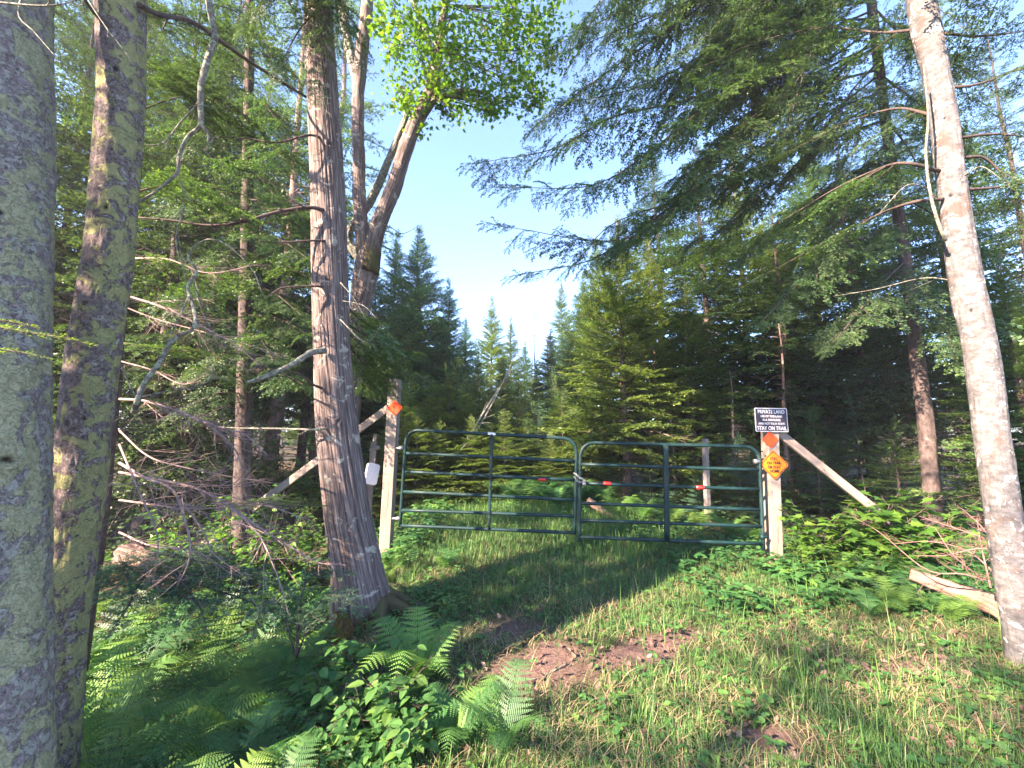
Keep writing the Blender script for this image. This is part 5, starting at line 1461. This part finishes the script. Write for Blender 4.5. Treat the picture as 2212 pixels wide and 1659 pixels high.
TREES = [
 ('hemlock', 120, 10.5, -330, 1.0, 'tall hemlock crown filling the gap between the two left trunks'),
 ('fir_c', 955, 14.5, 690, 1.15, 'full bluish fir low at the left of the sky gap'),
 ('fir_y', 1030, 15.0, 770, 1.1, 'yellow green fir between the left firs and the middle spire'),
 ('fir_a', 1160, 20.0, 780, 1.2, 'dark low fir behind the thin bare snags'),
 ('fir_y', 1420, 12.0, 520, 1.1, 'yellow green fir right beside the bright sunlit fir'),
 ('fir_a', 1500, 9.5, 600, 1.2, 'dark low fir behind the right gate leaf'),
 # kind, px, Y, top, width, label
 ('fir_c', 893, 13.0, 496, 1.15, 'pointed fir tallest of those left of the sky gap'),
 ('fir_a', 842, 14.5, 505, 1.0, 'narrow fir tip showing just right of the maple fork'),
 ('fir_c', 800, 16.0, 590, 1.1, 'bluish fir standing between cedar and maple trunks'),
 ('fir_a', 962, 17.0, 606, 1.1, 'fir with pinkish top left of the sky gap'),
 ('fir_c', 1003, 21.0, 690, 1.0, 'small fir at the left foot of the sky gap'),
 ('fir_c', 885, 13.5, 640, 1.2, 'broad blue green fir behind the young firs at the left gate leaf'),
 ('fir_y', 1061, 24.0, 645, 1.0, 'slim fir spire in the middle of the sky gap'),
 ('fir_a', 1104, 29.0, 688, .95, 'small spire beside the middle fir of the sky gap'),
 ('fir_c', 1135, 33.0, 740, 1.0, 'low distant fir right of the middle spires'),
 ('fir_y', 1085, 13.5, 770, 1.2, 'bushy young fir below the middle spire'),
 ('fir_b', 1218, 30.0, 610, .9, 'pale narrow spire at the right of the sky gap'),
 ('fir_c', 1268, 24.0, 596, .95, 'dark fir between the pale spire and the bright fir'),
 ('fir_c', 1192, 17.0, 715, 1.15, 'bluish fir low at the right of the sky gap'),
 ('fir_c', 1235, 13.5, 690, 1.1, 'blue green fir left of the bright sunlit fir'),
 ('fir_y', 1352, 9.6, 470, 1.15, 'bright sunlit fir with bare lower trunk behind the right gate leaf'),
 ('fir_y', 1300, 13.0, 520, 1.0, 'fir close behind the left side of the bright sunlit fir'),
 ('spruce', 1440, 13.5, 330, 1.1, 'dense spruce rising right of the bright sunlit fir'),
 ('spruce', 1545, 11.0, 310, 1.05, 'tall spruce behind the thin grey post'),
 ('fir_y', 1632, 13.0, 330, 1.1, 'sunlit fir crown above the black sign'),
 ('spruce', 1715, 10.5, 420, 1.0, 'shaded spruce behind the right gate post'),
 ('fir_b', 1800, 13.0, 300, 1.2, 'pinkish lit spruce top left of the leaning trunk'),
 ('hemlock', 2000, 8.5, 120, .9, 'dark trunked hemlock in the shade left of the leaning trunk'),
 ('spruce', 1880, 10.5, 300, 1.1, 'dark spruce deep in the shade right of the brace'),
 ('spruce', 2100, 11.5, 180, 1.1, 'spruce directly behind the pale leaning trunk'),
 ('hemlock', 2290, 8.5, 60, .9, 'hemlock at the right edge beyond the leaning trunk'),
 ('fir_b', 2220, 6.0, 560, 1.1, 'low lit fir branches right of the leaning trunk'),
 ('pine', 590, 11.0, -200, .9, 'tall pale pink trunked pine left of the cedar'),
 ('hemlock', 420, 7.0, -150, .6, 'shaded hemlock far behind the bare spruce branches'),
 ('hemlock', 330, 7.0, -100, .95, 'hemlock close right of the mossy trunk'),
 ('spruce', 180, 7.5, -80, .8, 'spruce seen between the two left trunks'),
 ('spruce', 655, 12.0, 160, .7, 'dark spruce deep in the woods above the left brace'),
 ('spruce', 400, 12.0, 40, 1.1, 'distant spruce with a thin trunk in the left woods'),
 ('spruce', 520, 14.0, 150, 1.1, 'far left woods spruce behind the sunny leaves'),
 ('pine', 690, 12.5, -150, .9, 'tall pine rising behind the cedar top'),
]
for (kk, px, Y, top, wd, label) in TREES:
    tree(kk, px, Y, top, label, wd)

tree('snag', 1157, 18, 672, 'thin bare snag standing in the sky gap', .8, name='dead_tree')
tree('snag', 1185, 22, 690, 'bare twiggy snag beside the thin one in the sky gap', 1.0, name='dead_tree', rz=2)
# leaning dead stem over the young firs
A, B = at(1000, 965, 9.5), at(1105, 800, 11.0)
ls = thing('leaning_snag', 'grey dead stem leaning over the young firs behind the left gate', 'dead tree', tuple(A))
mb = MB(); dead_branches(mb, [A - [.25, 0, .35], A, (A + B) / 2 + [0, 0, .05], B], .05, 140, 1, 9, .2, 45, .4, npt=20); part('stem', mb, M['deadlimb'], ls)
mb = MB(); dead_branches(mb, [A + [.1, .1, 0], (A + B) / 2 + [.15, .1, .2], B + [.1, 0, .45]], .028, 141, 1, 9, .2, 45, .4, npt=20); part('side_stem', mb, M['deadlimb'], ls)

for (kk, x, y, H, wd, lab) in (('spruce', -5.3, 0.0, 7.6, .85, 'thin unseen spruce added left of camera to shade the gate apron'), ('spruce', -7.2, -1.0, 8.0, .65, 'unseen spruce added left behind the camera for shade'), ('pine', -4.7, -2.2, 8.0, .8, 'sparse unseen pine added behind the camera to dapple the sunlight'), ('pine', -6.8, -4.9, 9.5, .9, 'second sparse unseen pine added behind the camera for dapples'), ('hemlock', -9.4, 7.8, 13, .8, 'unseen hemlock added beyond the left edge to shade the left woods'), ('spruce', -12.2, 3.6, 9.5, .9, 'narrow unseen spruce added beyond the left edge for shade'), ('hemlock', -11.4, 5.6, 14, .8, 'dense unseen hemlock added beyond the left edge for shade'), ('spruce', -12.6, 7.4, 15, 1.1, 'tall unseen spruce added beyond the left edge for shade')):
    plant(kk, 'conifer_tree', lab, 'tree', x, y, H, wd, x % 6.28)  # out-of-view trees added to throw shade and dapples into the scene

# young firs in the row behind the gate
SAP = [(900, 8.9, 900, 'sap_y'), (945, 9.1, 925, 'sap_y'), (1020, 9.4, 915, 'sap_y'), (1090, 9.7, 905, 'sap_y'), (870, 9.2, 860, 'sap_y'), (885, 9.8, 850, 'sap_y'), (930, 10.2, 840, 'sap_y'), (965, 10.4, 810, 'sap_y'), (1005, 10.3, 850, 'sap_y'), (1035, 11.0, 830, 'sap_a'), (1075, 10.8, 880, 'sap_y'), (1120, 11.4, 840, 'sap_y'), (910, 11.0, 830, 'sap_a'), (1055, 10.0, 930, 'sap_y'), (985, 9.8, 940, 'sap_y'), (1140, 10.2, 920, 'sap_a'), (1215, 10.6, 860, 'sap_a'),
       (1165, 10.6, 890, 'sap_b'), (1200, 11.5, 830, 'sap_a'), (1240, 10.4, 900, 'sap_y'), (1280, 11.0, 850, 'sap_a'), (985, 12, 800, 'sap_a'), (1150, 13, 800, 'sap_a'), (1055, 12.5, 820, 'sap_y'), (1190, 9.6, 950, 'sap_y')]
for i, (px, Y, top, kk) in enumerate(SAP):
    tree(kk, px, Y, top, 'young fir in the dense row behind the left gate leaf', 1.25, 'young firs behind the left gate leaf', 'fir_sapling', 'sapling')
SAP2 = [(1400, 8.6, 985, 'sap_b'), (1460, 9.4, 940, 'sap_a'), (1590, 8.2, 960, 'sap_b'), (1630, 8.8, 930, 'sap_a'), (1500, 8.0, 1040, 'sap_b'), (1320, 8.8, 1000, 'sap_a'), (1760, 8.2, 900, 'sap_a'), (1850, 8.8, 880, 'sap_b'), (1930, 7.6, 920, 'sap_a')]
for i, (px, Y, top, kk) in enumerate(SAP2):
    tree(kk, px, Y, top, 'young fir in the shade under the right hand woods', 1.2, 'young firs under the right woods', 'fir_sapling', 'sapling')
for (px, Y, top, lab, sd) in ((1452, 9.0, 880, 'bare twiggy spruce stem left of the thin grey post', 1), (1585, 8.8, 800, 'bare twiggy spruce stem right of the thin grey post', 4), (1700, 9.6, 700, 'bare twiggy stem in the shade behind the sign post', 3)):
    tree('snag', px, Y, top, lab, 1.5, name='dead_tree', rz=sd)

# sunlit leafy shrubs under the left woods
for i, (px, Y, top, kk) in enumerate([(330, 8.0, 960, 'shrub_a'), (400, 9.0, 880, 'shrub_a'), (470, 7.8, 950, 'shrub_b'), (560, 8.6, 960, 'shrub_a'), (350, 10.5, 800, 'shrub_a'), (430, 11, 790, 'shrub_a'), (620, 9.5, 940, 'shrub_b'), (690, 8.8, 930, 'shrub_b'), (515, 10.5, 850, 'shrub_a')]):
    tree(kk, px, Y, top, 'sunlit yellow green shrub deep in the left woods', 1.0, 'sunlit shrubs in the left woods', 'leafy_shrub', 'shrub')
for i, (px, Y, top, kk) in enumerate([(690, 6.6, 1090, 'shrub_b'), (640, 5.1, 1100, 'shrub_b'), (590, 5.1, 1062, 'shrub_b'), (660, 5.0, 1130, 'shrub_b'), (530, 5.1, 1050, 'shrub_b'), (470, 5.1, 1060, 'shrub_b'), (410, 5.2, 1080, 'shrub_b'), (350, 5.0, 1110, 'shrub_b')]):
    tree(kk, px, Y, top, 'low green shrub at the foot of the left brace', .9, 'shrubs at the foot of the left brace', 'leafy_shrub', 'shrub')

# ---- maple saplings and leafy plants by the right post
def herb(kk, px, py, H, label, group=None, name='leafy_plant', cat='plant', wid=1.0, rz=None, Y=None):
    p = ground_at(px, py) if Y is None else at(px, 942, Y)
    return plant(kk, name, label, cat, p[0], p[1], H, wid, (px * .7) % 6.28 if rz is None else rz, group)

for (px, Y, top, wd, lab) in ((1740, 4.85, 1072, 1.1, 'maple sapling with dark green leaves close right of the signs'), (1865, 4.75, 1036, 1.3, 'maple sapling spreading flat leaves over the middle of the right brace'), (1800, 4.5, 1170, 1.4, 'low bright maple seedling in front of the right brace'), (1945, 4.6, 1062, 1.3, 'maple sapling by the dead brush'), (1795, 4.95, 1085, 1.2, 'small maple sapling between the signs and the brace'), (1900, 4.4, 1140, 1.3, 'bushy maple sapling low below the right brace'), (1715, 4.6, 1165, 1.2, 'maple seedling hugging the foot of the sign post')):
    tree('maple_sap', px, Y, top, lab, wd, name='maple_sapling', cat='sapling')
for (px, py, H) in ((1745, 1275, .30), (1820, 1300, .28), (1890, 1285, .34), (1950, 1310, .26), (1700, 1255, .25)):
    herb('herb_b', px, py, H, 'lobed leaf seedling on the bank right of the sign post', 'seedlings on the right bank', 'maple_seedling')
for (px, py, H, kk) in ((1850, 1260, .42, 'fern_b'), (1920, 1250, .45, 'fern_a'), (1985, 1275, .42, 'fern_b'), (1940, 1330, .36, 'fern_a'), (2010, 1330, .34, 'fern_b'), (1880, 1340, .30, 'fern_b'), (2060, 1350, .3, 'fern_a')):
    herb(kk, px, py, H, 'sunlit yellow green fern between the sign post and the fallen log', 'ferns on the right bank', 'fern', 'fern')

# ---- ferns
NEAR = [(900, 1500, .52, 'fern_a', 'broad fern with drooping fronds at the edge of the bare track'), (1085, 1640, .40, 'fern_b', 'bright yellow green fern at the bottom edge beside the track'),
        (985, 1630, .34, 'fern_b', 'small fern tucked left of the bright bottom fern'), (965, 1235, .42, 'fern_d', 'lone fern standing in the grass in front of the left gate leaf')]
for (px, py, H, kk, lab) in NEAR:
    herb(kk, px, py, H, lab, None, 'fern', 'fern')
DITCH = [(250, 1400, 2.5, .8, 'fern_a'), (480, 1440, 2.7, .8, 'fern_a'), (350, 1500, 2.2, .8, 'fern_a'), (560, 1400, 2.9, .75, 'fern_c'), (230, 1300, 2.9, .8, 'fern_a'), (480, 1330, 3.3, .75, 'fern_c'), (280, 1280, 3.4, .8, 'fern_c'), (600, 1340, 3.3, .65, 'fern_a'), (520, 1500, 2.3, .65, 'fern_c'), (640, 1380, 2.9, .55, 'fern_b'), (270, 1480, 2.3, .60, 'fern_c'), (370, 1470, 2.5, .62, 'fern_a'), (460, 1470, 2.4, .60, 'fern_c'), (560, 1460, 2.5, .55, 'fern_a'), (330, 1560, 2.05, .55, 'fern_c'), (540, 1560, 2.05, .45, 'fern_b'),
         (620, 1440, 2.6, .5, 'fern_b'), (200, 1520, 2.15, .6, 'fern_c'), (300, 1650, 1.7, .5, 'fern_c'), (520, 1400, 2.9, .55, 'fern_a'), (600, 1640, 1.75, .34, 'fern_b'), (330, 1400, 3.0, .6, 'fern_a'), (430, 1690, 1.6, .45, 'fern_a')]
for (px, py, Y, H, kk) in DITCH:
    p = at(px, py, Y)
    plant(kk, 'fern', 'green fern in the thick bed filling the left ditch', 'fern', p[0], p[1], H, 1.0, px * .31 % 6.28, 'ferns in the left ditch')
for (px, Y, H) in ((1120, 8.4, .8), (1165, 8.8, .85), (1200, 8.2, .75), (1240, 9.0, .85), (1085, 9.2, .8), (1285, 8.4, .8), (1150, 9.6, .8), (1030, 9.8, .7)):
    p = at(px, 942, Y); plant('fern_c', 'fern', 'fern in the green clump beyond the meeting of the gates', 'fern', p[0], p[1], H, 1.0, px * .3 % 6.28, 'ferns beyond the gate')
for (px, Y, H) in ((1380, 7.2, .6), (1440, 6.8, .55), (1330, 7.6, .6), (1500, 6.6, .5), (1560, 6.4, .5), (1600, 6.0, .45)):
    p = at(px, 942, Y); plant('fern_a', 'fern', 'dark fern under the right gate leaf', 'fern', p[0], p[1], H, 1.0, px * .3 % 6.28, 'ferns behind the right gate leaf')
for (px, Y, H) in ((850, 4.9, .40), (800, 5.2, .5), (890, 4.7, .34), (740, 5.0, .55), (680, 4.8, .6), (620, 4.8, .65), (770, 4.5, .45), (570, 5.0, .7), (840, 4.4, .35), (660, 4.3, .55)):
    p = at(px, 942, Y); plant('fern_d', 'fern', 'feathery fern around the foot of the tall left post', 'fern', p[0], p[1], H, .9, px * .3 % 6.28, 'ferns round the left post')

for (px, Y, H) in ((300, 3.9, .7), (370, 4.1, .7), (440, 3.8, .65), (510, 4.0, .7), (580, 3.9, .6), (650, 3.7, .55), (330, 4.6, .8), (420, 4.7, .75), (500, 4.6, .75), (600, 4.5, .65), (690, 4.1, .5), (250, 3.7, .75), (550, 3.4, .55), (470, 3.3, .55), (380, 3.45, .6), (640, 3.2, .45), (200, 3.4, .8), (230, 4.5, .8)):
    p = at(px, 942, Y); plant('fern_d', 'fern', 'shaded fern among the bare branches behind the ditch', 'fern', p[0], p[1], H, .95, px * .3 % 6.28, 'shaded ferns behind the ditch')

# ---- leafy plants on the near left bank
for i, (px, py, H, kk) in enumerate([(760, 1470, .34, 'herb_a'), (700, 1500, .34, 'herb_a'), (800, 1520, .36, 'herb_a'), (850, 1580, .40, 'herb_a'), (740, 1560, .36, 'herb_a'), (660, 1560, .28, 'herb_a'), (790, 1610, .34, 'herb_a'), (860, 1655, .30, 'herb_a'), (700, 1630, .26, 'herb_a'), (930, 1590, .3, 'herb_a'), (640, 1480, .3, 'herb_a'), (590, 1510, .3, 'herb_b')]):
    herb(kk, px, py, H, 'leafy green weed on the bank between the ditch ferns and the track', 'leafy weeds on the near left bank')

# ---- fallen wood
def log(label, pts, w0, w1, mat, seed, amp=.02):
    P = path(pts); Pc = catmull(P, 60)
    t = thing('fallen_log', label, 'log', tuple(P[0]))
    mb = MB(); tube(mb, Pc, np.linspace(w0, w1, 60), 36, rough(seed, amp, 4, 3, amp * .8, 9, 14, True)); part('wood', mb, M[mat], t)
    return t
log('rotten orange brown log lying in the ferns behind the mossy trunk', [(270, 1195, 3.7), (310, 1215, 3.65), (385, 1262, 3.5)], .09, .06, 'rotwood', 151)
log('barkless pink log lying against the pale leaning trunk', [(1965, 1240, 3.75), (2050, 1272, 3.6), (2130, 1300, 3.45), (2200, 1335, 3.3)], .035, .085, 'rotwood', 152)
log('weathered log lying in the ferns behind the right gate leaf', [(1270, 1080, 7.8), (1310, 1110, 7.6), (1350, 1130, 7.4)], .05, .04, 'rotwood', 154)
br = thing('dead_brush', 'tangle of bare pink twigs beside the pale leaning trunk', 'brush', tuple(at(2140, 1240, 3.5)))
mb = MB()
for i, pp in enumerate(([(2170, 1180, 3.3), (2090, 1150, 3.4), (2030, 1130, 3.5), (1985, 1115, 3.6)], [(2150, 1240, 3.3), (2090, 1190, 3.4), (2010, 1170, 3.5), (1930, 1175, 3.6)], [(2170, 1190, 3.2), (2110, 1185, 3.3), (2040, 1200, 3.4), (1975, 1200, 3.5)],
                        [(2150, 1260, 3.3), (2080, 1240, 3.3), (2000, 1230, 3.5), (1900, 1150, 3.8), (1840, 1115, 4.0)], [(2140, 1270, 3.2), (2120, 1180, 3.3), (2110, 1120, 3.4)], [(2120, 1250, 3.3), (2060, 1200, 3.3), (2020, 1140, 3.4)], [(2170, 1230, 3.3), (2130, 1150, 3.2), (2080, 1100, 3.3)])):
    dead_branches(mb, path(pp), .0075, 160 + i, 2, 9, .33, 50, .35, npt=18, kink=.35)
part('twigs', mb, M['redtwig'], br)
for i, (pp, r, lab) in enumerate((([(2110, 1330), (2180, 1400), (2205, 1420)], .004, 'thin bare stick on the ground at the foot of the leaning trunk'), ([(1320, 1640), (1380, 1625), (1440, 1640)], .003, 'thin pale stick lying on the near track'), ([(945, 1545), (975, 1500), (985, 1480)], .008, 'grey stick lying by the broad fern'), ([(1225, 1440), (1180, 1465), (1140, 1478)], .006, 'short grey stick lying on the bare dirt'), ([(560, 1650), (590, 1600), (620, 1570)], .005, 'pale broken stick among the ditch ferns'))):
    Pp = np.array([ground_at(*q) + [0, 0, r * 1.5 + .012] for q in pp])
    mb = MB(); Pc = catmull(Pp, 16); tube(mb, Pc, np.linspace(r, r * .6, 16), 8, rough(170 + i, r * .5, 3, 30))
    o = link('fallen_stick', mb.mesh('fallen_stick', M['deadlimb'], origin=Pp[0]), None, tuple(Pp[0])); tag(o, lab, 'stick')
# roots of the cedar spreading into the bank
cb = np.array([-1.22, 3.66])
for i, (az, ln) in enumerate(((-.35, .75), (.35, .6), (-1.1, .6), (-1.9, .65), (-2.6, .55), (1.2, .5))):
    dd = np.array([math.cos(az), math.sin(az)]); side = np.array([-dd[1], dd[0]])
    Pp = []
    for t in np.linspace(0, 1, 7):
        q = cb + dd * (.10 + ln * t) + side * .06 * math.sin(3 * t + i)
        Pp.append((q[0], q[1], gz1(q[0], q[1]) + .13 * (1 - t) ** 2.2 + .012 - .05 * t))
    mb = MB(); tube(mb, catmull(Pp, 36), np.linspace(.075, .016, 36), 22, rough(180 + i, .022, 4, 10)); part('root', mb, M['cedarbark'], cd)

# ---------------------------------------------------------------- the woods farther back: one mass nobody could count
def far_woods():
    src = bpy.data.collections.new('far_tree_kinds')       # never linked to the scene: only a source for the instances
    for kk in ('fir_a', 'fir_c', 'fir_b', 'spruce'):
        k = KIND[kk]; mbj = None
        o = bpy.data.objects.new('far_tree', k['crown']); src.objects.link(o)
        t = bpy.data.objects.new('far_trunk', k['trunk']); src.objects.link(t); t.parent = o
    rg = np.random.default_rng(8)
    pts = []
    while len(pts) < 420:
        x, y = rg.uniform(-55, 55), rg.uniform(13, 75)
        if abs(x / max(y, 1)) > 1.6 or (-.16 < (x - .5) / y < .16 and y < 40):
            continue
        pts.append((x, y))
    pts = np.array(pts)
    me = bpy.data.meshes.new('far_woods'); me.from_pydata([(p[0], p[1], gz1(p[0], p[1]) - .1) for p in pts], [], [])
    s = rg.uniform(.65, 1.0, len(pts)) * np.where(np.abs(pts[:, 0] / pts[:, 1]) > .5, 1.15, .8)
    a = me.attributes.new('sc', 'FLOAT', 'POINT'); a.data.foreach_set('value', s)
    a = me.attributes.new('rz', 'FLOAT', 'POINT'); a.data.foreach_set('value', rg.uniform(0, 6.28, len(pts)))
    o = link('far_woods', me); kind(o, 'stuff'); tag(o, 'dense conifer woods closing the view far behind the gate', 'woods')
    ng = bpy.data.node_groups.new('far_woods', 'GeometryNodeTree')
    ng.interface.new_socket('Geometry', in_out='INPUT', socket_type='NodeSocketGeometry'); ng.interface.new_socket('Geometry', in_out='OUTPUT', socket_type='NodeSocketGeometry')
    N = ng.nodes.new; gi, go = N('NodeGroupInput'), N('NodeGroupOutput')
    ci = N('GeometryNodeCollectionInfo'); ci.inputs['Collection'].default_value = src; ci.inputs['Separate Children'].default_value = True; ci.inputs['Reset Children'].default_value = False
    ip = N('GeometryNodeInstanceOnPoints'); ip.inputs['Pick Instance'].default_value = True
    na = N('GeometryNodeInputNamedAttribute'); na.data_type = 'FLOAT'; na.inputs['Name'].default_value = 'sc'
    nr = N('GeometryNodeInputNamedAttribute'); nr.data_type = 'FLOAT'; nr.inputs['Name'].default_value = 'rz'
    cx = N('ShaderNodeCombineXYZ')
    L = ng.links.new
    L(gi.outputs[0], ip.inputs['Points']); L(ci.outputs[0], ip.inputs['Instance']); L(na.outputs['Attribute'], ip.inputs['Scale'])
    L(nr.outputs['Attribute'], cx.inputs[2]); L(cx.outputs[0], ip.inputs['Rotation']); L(ip.outputs[0], go.inputs[0])
    md = o.modifiers.new('trees', 'NODES'); md.node_group = ng
far_woods()

# ---------------------------------------------------------------- thin haze, in part added to lift the shadows
hz = MB(); X0, X1, Y0, Y1, Z0, Z1 = -460, 460, -460, 460, -16, 30
hv = np.array([(x, y, z) for z in (Z0, Z1) for y in (Y0, Y1) for x in (X0, X1)], float)
hz.add(hv, None, [(0, 2, 3, 1), (4, 5, 7, 6), (0, 1, 5, 4), (2, 6, 7, 3), (0, 4, 6, 2), (1, 3, 7, 5)])
hm_ = NT('haze'); pv = hm_.n('ShaderNodeVolumePrincipled'); pv.inputs['Color'].default_value = (.93, .92, 1, 1); pv.inputs['Density'].default_value = .0015; pv.inputs['Anisotropy'].default_value = .2
hm_.t.links.new(pv.outputs[0], hm_.out.inputs['Volume'])
ho = link('haze', hz.mesh('haze', hm_.m, smooth=False)); kind(ho, 'stuff'); tag(ho, 'thin pale haze hanging in the woods and lifting the shadows', 'haze')
